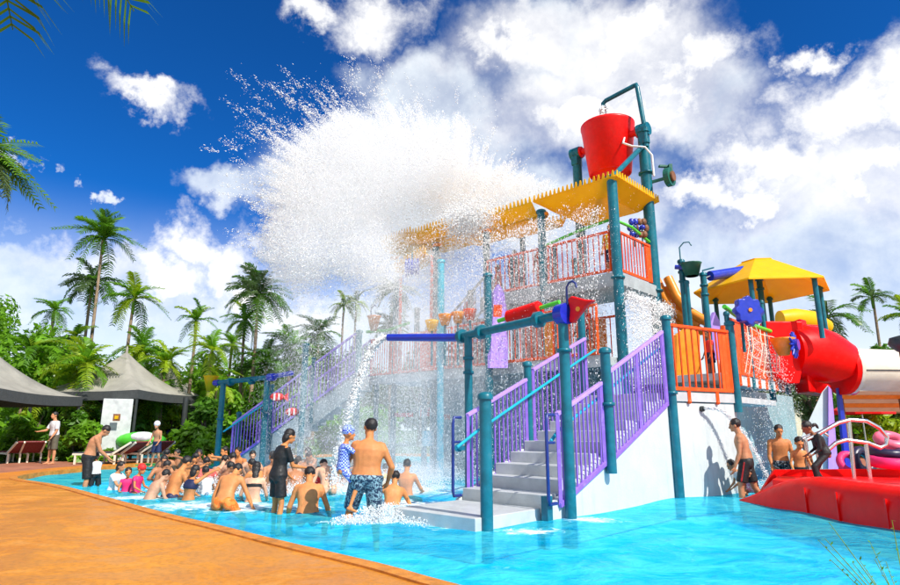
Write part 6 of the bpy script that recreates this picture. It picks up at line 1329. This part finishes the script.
# clumpy outer fringe thrown outward
for px, py, Y, k in ((290, 120, 16.3, 26), (330, 110, 16.4, 26), (380, 108, 16.6, 26), (430, 125, 16.8, 20), (265, 150, 16.2, 22), (262, 200, 16.2, 22), (275, 245, 16.3, 16), (480, 150, 17.2, 16), (350, 100, 16.4, 16), (300, 95, 16.3, 10)):
    for _ in range(k):
        c = np.array(at(px+rs.normal()*22, py+rs.normal()*16, Y)); out_ = c-org; out_ /= np.linalg.norm(out_); n = rs.randint(12, 80); t = rs.rand(n)**1.5*rs.uniform(.2, .8)
        P_.append(c+out_*t[:, None]+rs.normal(size=(n, 3))*(.03+.08*t[:, None])); S_.append(.004+.012*rs.rand(n)**3); V_.append(np.repeat(out_[None], n, 0)+rs.normal(size=(n, 3))*.2)
# stray drops
n = 900; p = np.stack([rs.uniform(-6.2, 1.5, n), rs.uniform(15.5, 17.5, n), rs.normal(9.6, .9, n)], 1); P_.append(p); S_.append(.005+.01*rs.rand(n)**2); V_.append(rs.normal(size=(n, 3)))
drops('splash_spray', np.concatenate(P_), np.concatenate(S_), np.concatenate(V_), 2.8, 'white burst of water thrown from the giant bucket')
# water falling below the burst, thinning to a veil
P_ = []; S_ = []; V_ = []
n = 80000; x = rs.uniform(0, 1, n); px = 288+330*x**.9+rs.normal(size=n)*12
col = np.sin(px*.11)+np.sin(px*.053+1)+.6*np.sin(px*.27); keep = rs.rand(n) < (.55+.2*col/2)
zt = rs.rand(n); z = 6.3*(1-zt**.85)+.0; Y = 15.4+rs.normal(size=n)*.9+1.2*(1-x)
X = (px-450)/600*(Y*cp+(z-CAMH)*sp); P_.append(np.stack([X, Y, z], 1)[keep]); m_ = keep.sum(); S_.append(.0035+.008*rs.rand(m_)**3); V_.append(np.tile([-.12, 0, -1], (m_, 1))+rs.normal(size=(m_, 3))*.1)
nfm = 520000; x = rs.rand(nfm); px = 275+350*x+rs.normal(size=nfm)*13; zz = 6.4*rs.rand(nfm)**1.15; Yf = 15.0+rs.normal(size=nfm)*1.0+1.4*(1-x); keep = rs.rand(nfm) < np.clip(.45+.22*np.sin(px*.11)+.18*np.sin(px*.047+1)+.12*np.sin(px*.31+zz), .05, 1)
Xf = (px-450)/600*(Yf*cp+(zz-CAMH)*sp); pf_ = np.stack([Xf, Yf, zz], 1)[keep]; fine_drops('fine_fall', pf_, .0025+.003*rs.rand(len(pf_))**2, 'fine falling spray over the rear deck')
n = 9000; bb = 4.3+rs.normal(size=n)*.45; pm_ = np.array([T(-.55+.3*rs.normal(), b_, 7.15+.28*rs.normal())[:] for b_ in bb]); P_.append(pm_); S_.append(.005+.014*rs.rand(n)**2); V_.append(rs.normal(size=(n, 3))+np.array([0, 0, -.5]))
# strands: drops following one another from the trough lip
for _ in range(560):
    b = rs.uniform(0.1, 8.8); p0 = np.array(T(-.35+rs.normal()*.25, b, 6.55)); n = rs.randint(14, 60); t = np.sort(rs.rand(n))*rs.uniform(.5, 1.15); z = 6.55-5.0*t*t-1.0*t
    p = np.stack([p0[0]-.6*t*U.x+rs.normal(size=n)*.03, p0[1]-.6*t*U.y+rs.normal(size=n)*.03, z], 1); P_.append(p); S_.append(.004+.009*rs.rand(n)**2); V_.append(np.tile([-.05, -.05, -1], (n, 1)))
drops('falling_water', np.concatenate(P_), np.concatenate(S_), np.concatenate(V_), 3.2, 'curtain of falling drops in front of the rear deck')
# foam splashes on the surface
P_ = []; S_ = []; V_ = []
for c, r, n in ((G(410, 490), (.9, .6, .55), 7000), (G(430, 480), (.9, .6, .5), 5000), (G(378, 522), (.40, .22, .22), 2600), (G(350, 524), (.3, .2, .12), 1000), (G(240, 497)+Vector((0, .6, 0)), (2.2, .7, .22), 4200), (G(205, 493), (.6, .4, .3), 3000), (G(285, 492), (1.6, .5, .3), 5000), (G(225, 489), (1.8, .6, .3), 4000), (G(340, 490), (1.4, .6, .3), 4500), (G(390, 512), (.5, .3, .14), 1400), (S(-5.3, 1.2), (.3, .5, .1), 900), (Vector((6.7, 13.4, 0)), (.5, .4, .2), 900)):
    p, d = ellip(c, r, n, .6); p[:, 2] = np.abs(p[:, 2]); P_.append(p); S_.append(.004+.010*rs.rand(n)**3); V_.append(d+np.array([0, 0, .8]))
drops('foam_spray', np.concatenate(P_), np.concatenate(S_), np.concatenate(V_), 1.3, 'white spray kicked up around the bathers')
# thin jets: drops following arcs
def jet(name, p0, v0, T_, n, s, label, spread=.012):
    t = rs.rand(n)*T_; p = np.array(p0)+np.outer(t, v0); p[:, 2] -= 4.9*t*t; p += rs.normal(size=p.shape)*spread*(1+2*t[:, None]); v = np.repeat(np.array(v0)[None], n, 0).astype(float); v[:, 2] -= 9.8*t
    drops(name, p, s*(.5+rs.rand(n)), v, 2.2, label)
jet('spout_jet', SPOUT, [sv_.x*1.5, sv_.y*1.5, .1], .76, 5200, .010, 'water pouring from the blue spout', .02)
jet('wall_jet', nz-nrm*.1, [1.95, .2, .55], .62, 1500, .007, 'thin arc of water shot from the wall nozzle')
jet('pipe_stream', qc+Vector((0, 0, -.2)), [-.1, 0, -.6], .30, 1600, .02, 'water falling from the filling pipe into the red bucket', .03)
for k in range(9):
    e = E0+U*(.9+.32*k)-V*.2+Vector((0, 0, Z2+.9-.05*k)); jet('net_trickle', e, [.1*rs.randn(), -.3+.1*rs.randn(), -.2], .78, 420, .006, 'trickles of water falling over the orange panels', .05)
for k in range(3):
    e = T(-.1, -.05+.3*k, TZ-.25)
P_ = []; n = 9000; a = rs.uniform(-.2, 2.3, n); t = rs.rand(n)*.9; base = np.array([T(x_, -.3, TZ-.4)[:] for x_ in a]); base[:, 2] -= .2+4.9*t*t*.6; base += rs.normal(size=base.shape)*.06
drops('platform_curtain', base, .005+.010*rs.rand(n)**2, np.tile([0, 0, -1.0], (n, 1))+rs.normal(size=(n, 3))*.1, 2.6, 'curtain of water below the upper tower platform')
# fine mist: one soft cloud of vapour in the burst and one thinner below
def vapour(name, blobs, dens, label, scl=1.1, lo=.42, hi=.62, vox=.16):
    mb = MB()
    for c, r in blobs: mb.ball(c, r, 20, 14)
    me = mb.mesh(name, dm); o = bpy.data.objects.new(name, me); C.objects.link(o); r_ = o.modifiers.new('r', 'REMESH'); r_.mode = 'VOXEL'; r_.voxel_size = vox
    bpy.context.view_layer.update(); dg = bpy.context.evaluated_depsgraph_get(); m2_ = bpy.data.meshes.new_from_object(o.evaluated_get(dg), depsgraph=dg); o.modifiers.clear(); o.data = m2_; m2_.name = name
    vm_ = bpy.data.materials.new(name+'_air'); vm_.use_nodes = True; g = NT(vm_.node_tree); g.n.clear(); oo = g.new('ShaderNodeOutputMaterial'); pv = g.new('ShaderNodeVolumePrincipled'); pv.inputs['Color'].default_value = (.99, .995, 1, 1); pv.inputs['Anisotropy'].default_value = -.05
    t = g.new('ShaderNodeTexCoord'); nn = g.noise(t.outputs['Object'], scl, 5, .62, .4).outputs['Fac']; k = None
    for c, r in blobs:
        s_ = g.new('ShaderNodeVectorMath'); s_.operation = 'SUBTRACT'; g.link(t.outputs['Object'], s_.inputs[0]); s_.inputs[1].default_value = tuple(c); q = g.new('ShaderNodeVectorMath'); q.operation = 'DIVIDE'; g.link(s_.outputs[0], q.inputs[0]); q.inputs[1].default_value = tuple(r); l = g.new('ShaderNodeVectorMath'); l.operation = 'LENGTH'; g.link(q.outputs[0], l.inputs[0])
        f = g.m('SUBTRACT', 1.0, l.outputs['Value']); k = f if k is None else g.m('MAXIMUM', k, f)
    fall = g.smooth(g.m('ADD', k, g.m('MULTIPLY', g.m('SUBTRACT', nn, .5), .9)), .0, .42); g.link(g.m('MULTIPLY', g.m('MULTIPLY', fall, g.smooth(nn, lo-.2, hi, .3, 1)), dens), pv.inputs['Density']); g.link(pv.outputs[0], oo.inputs['Volume'])
    m2_.materials.clear(); m2_.materials.append(vm_); tag(o, label, None, None, 'stuff'); return o
def vb(px, py, Y, r): return (at(px, py, Y), r)
vapour('falling_mist', [vb(450, 330, 16.4, (3.6, 1.5, 2.7)), vb(400, 400, 15.4, (2.9, 1.4, 1.9)), vb(370, 455, 13.4, (2.6, 1.0, .8)), vb(560, 310, 15.8, (1.5, 1.0, 2.2)), vb(425, 480, 11.6, (1.1, .8, .5))], .25, 'thin mist drifting down over the rear deck and the bathers', scl=.9)
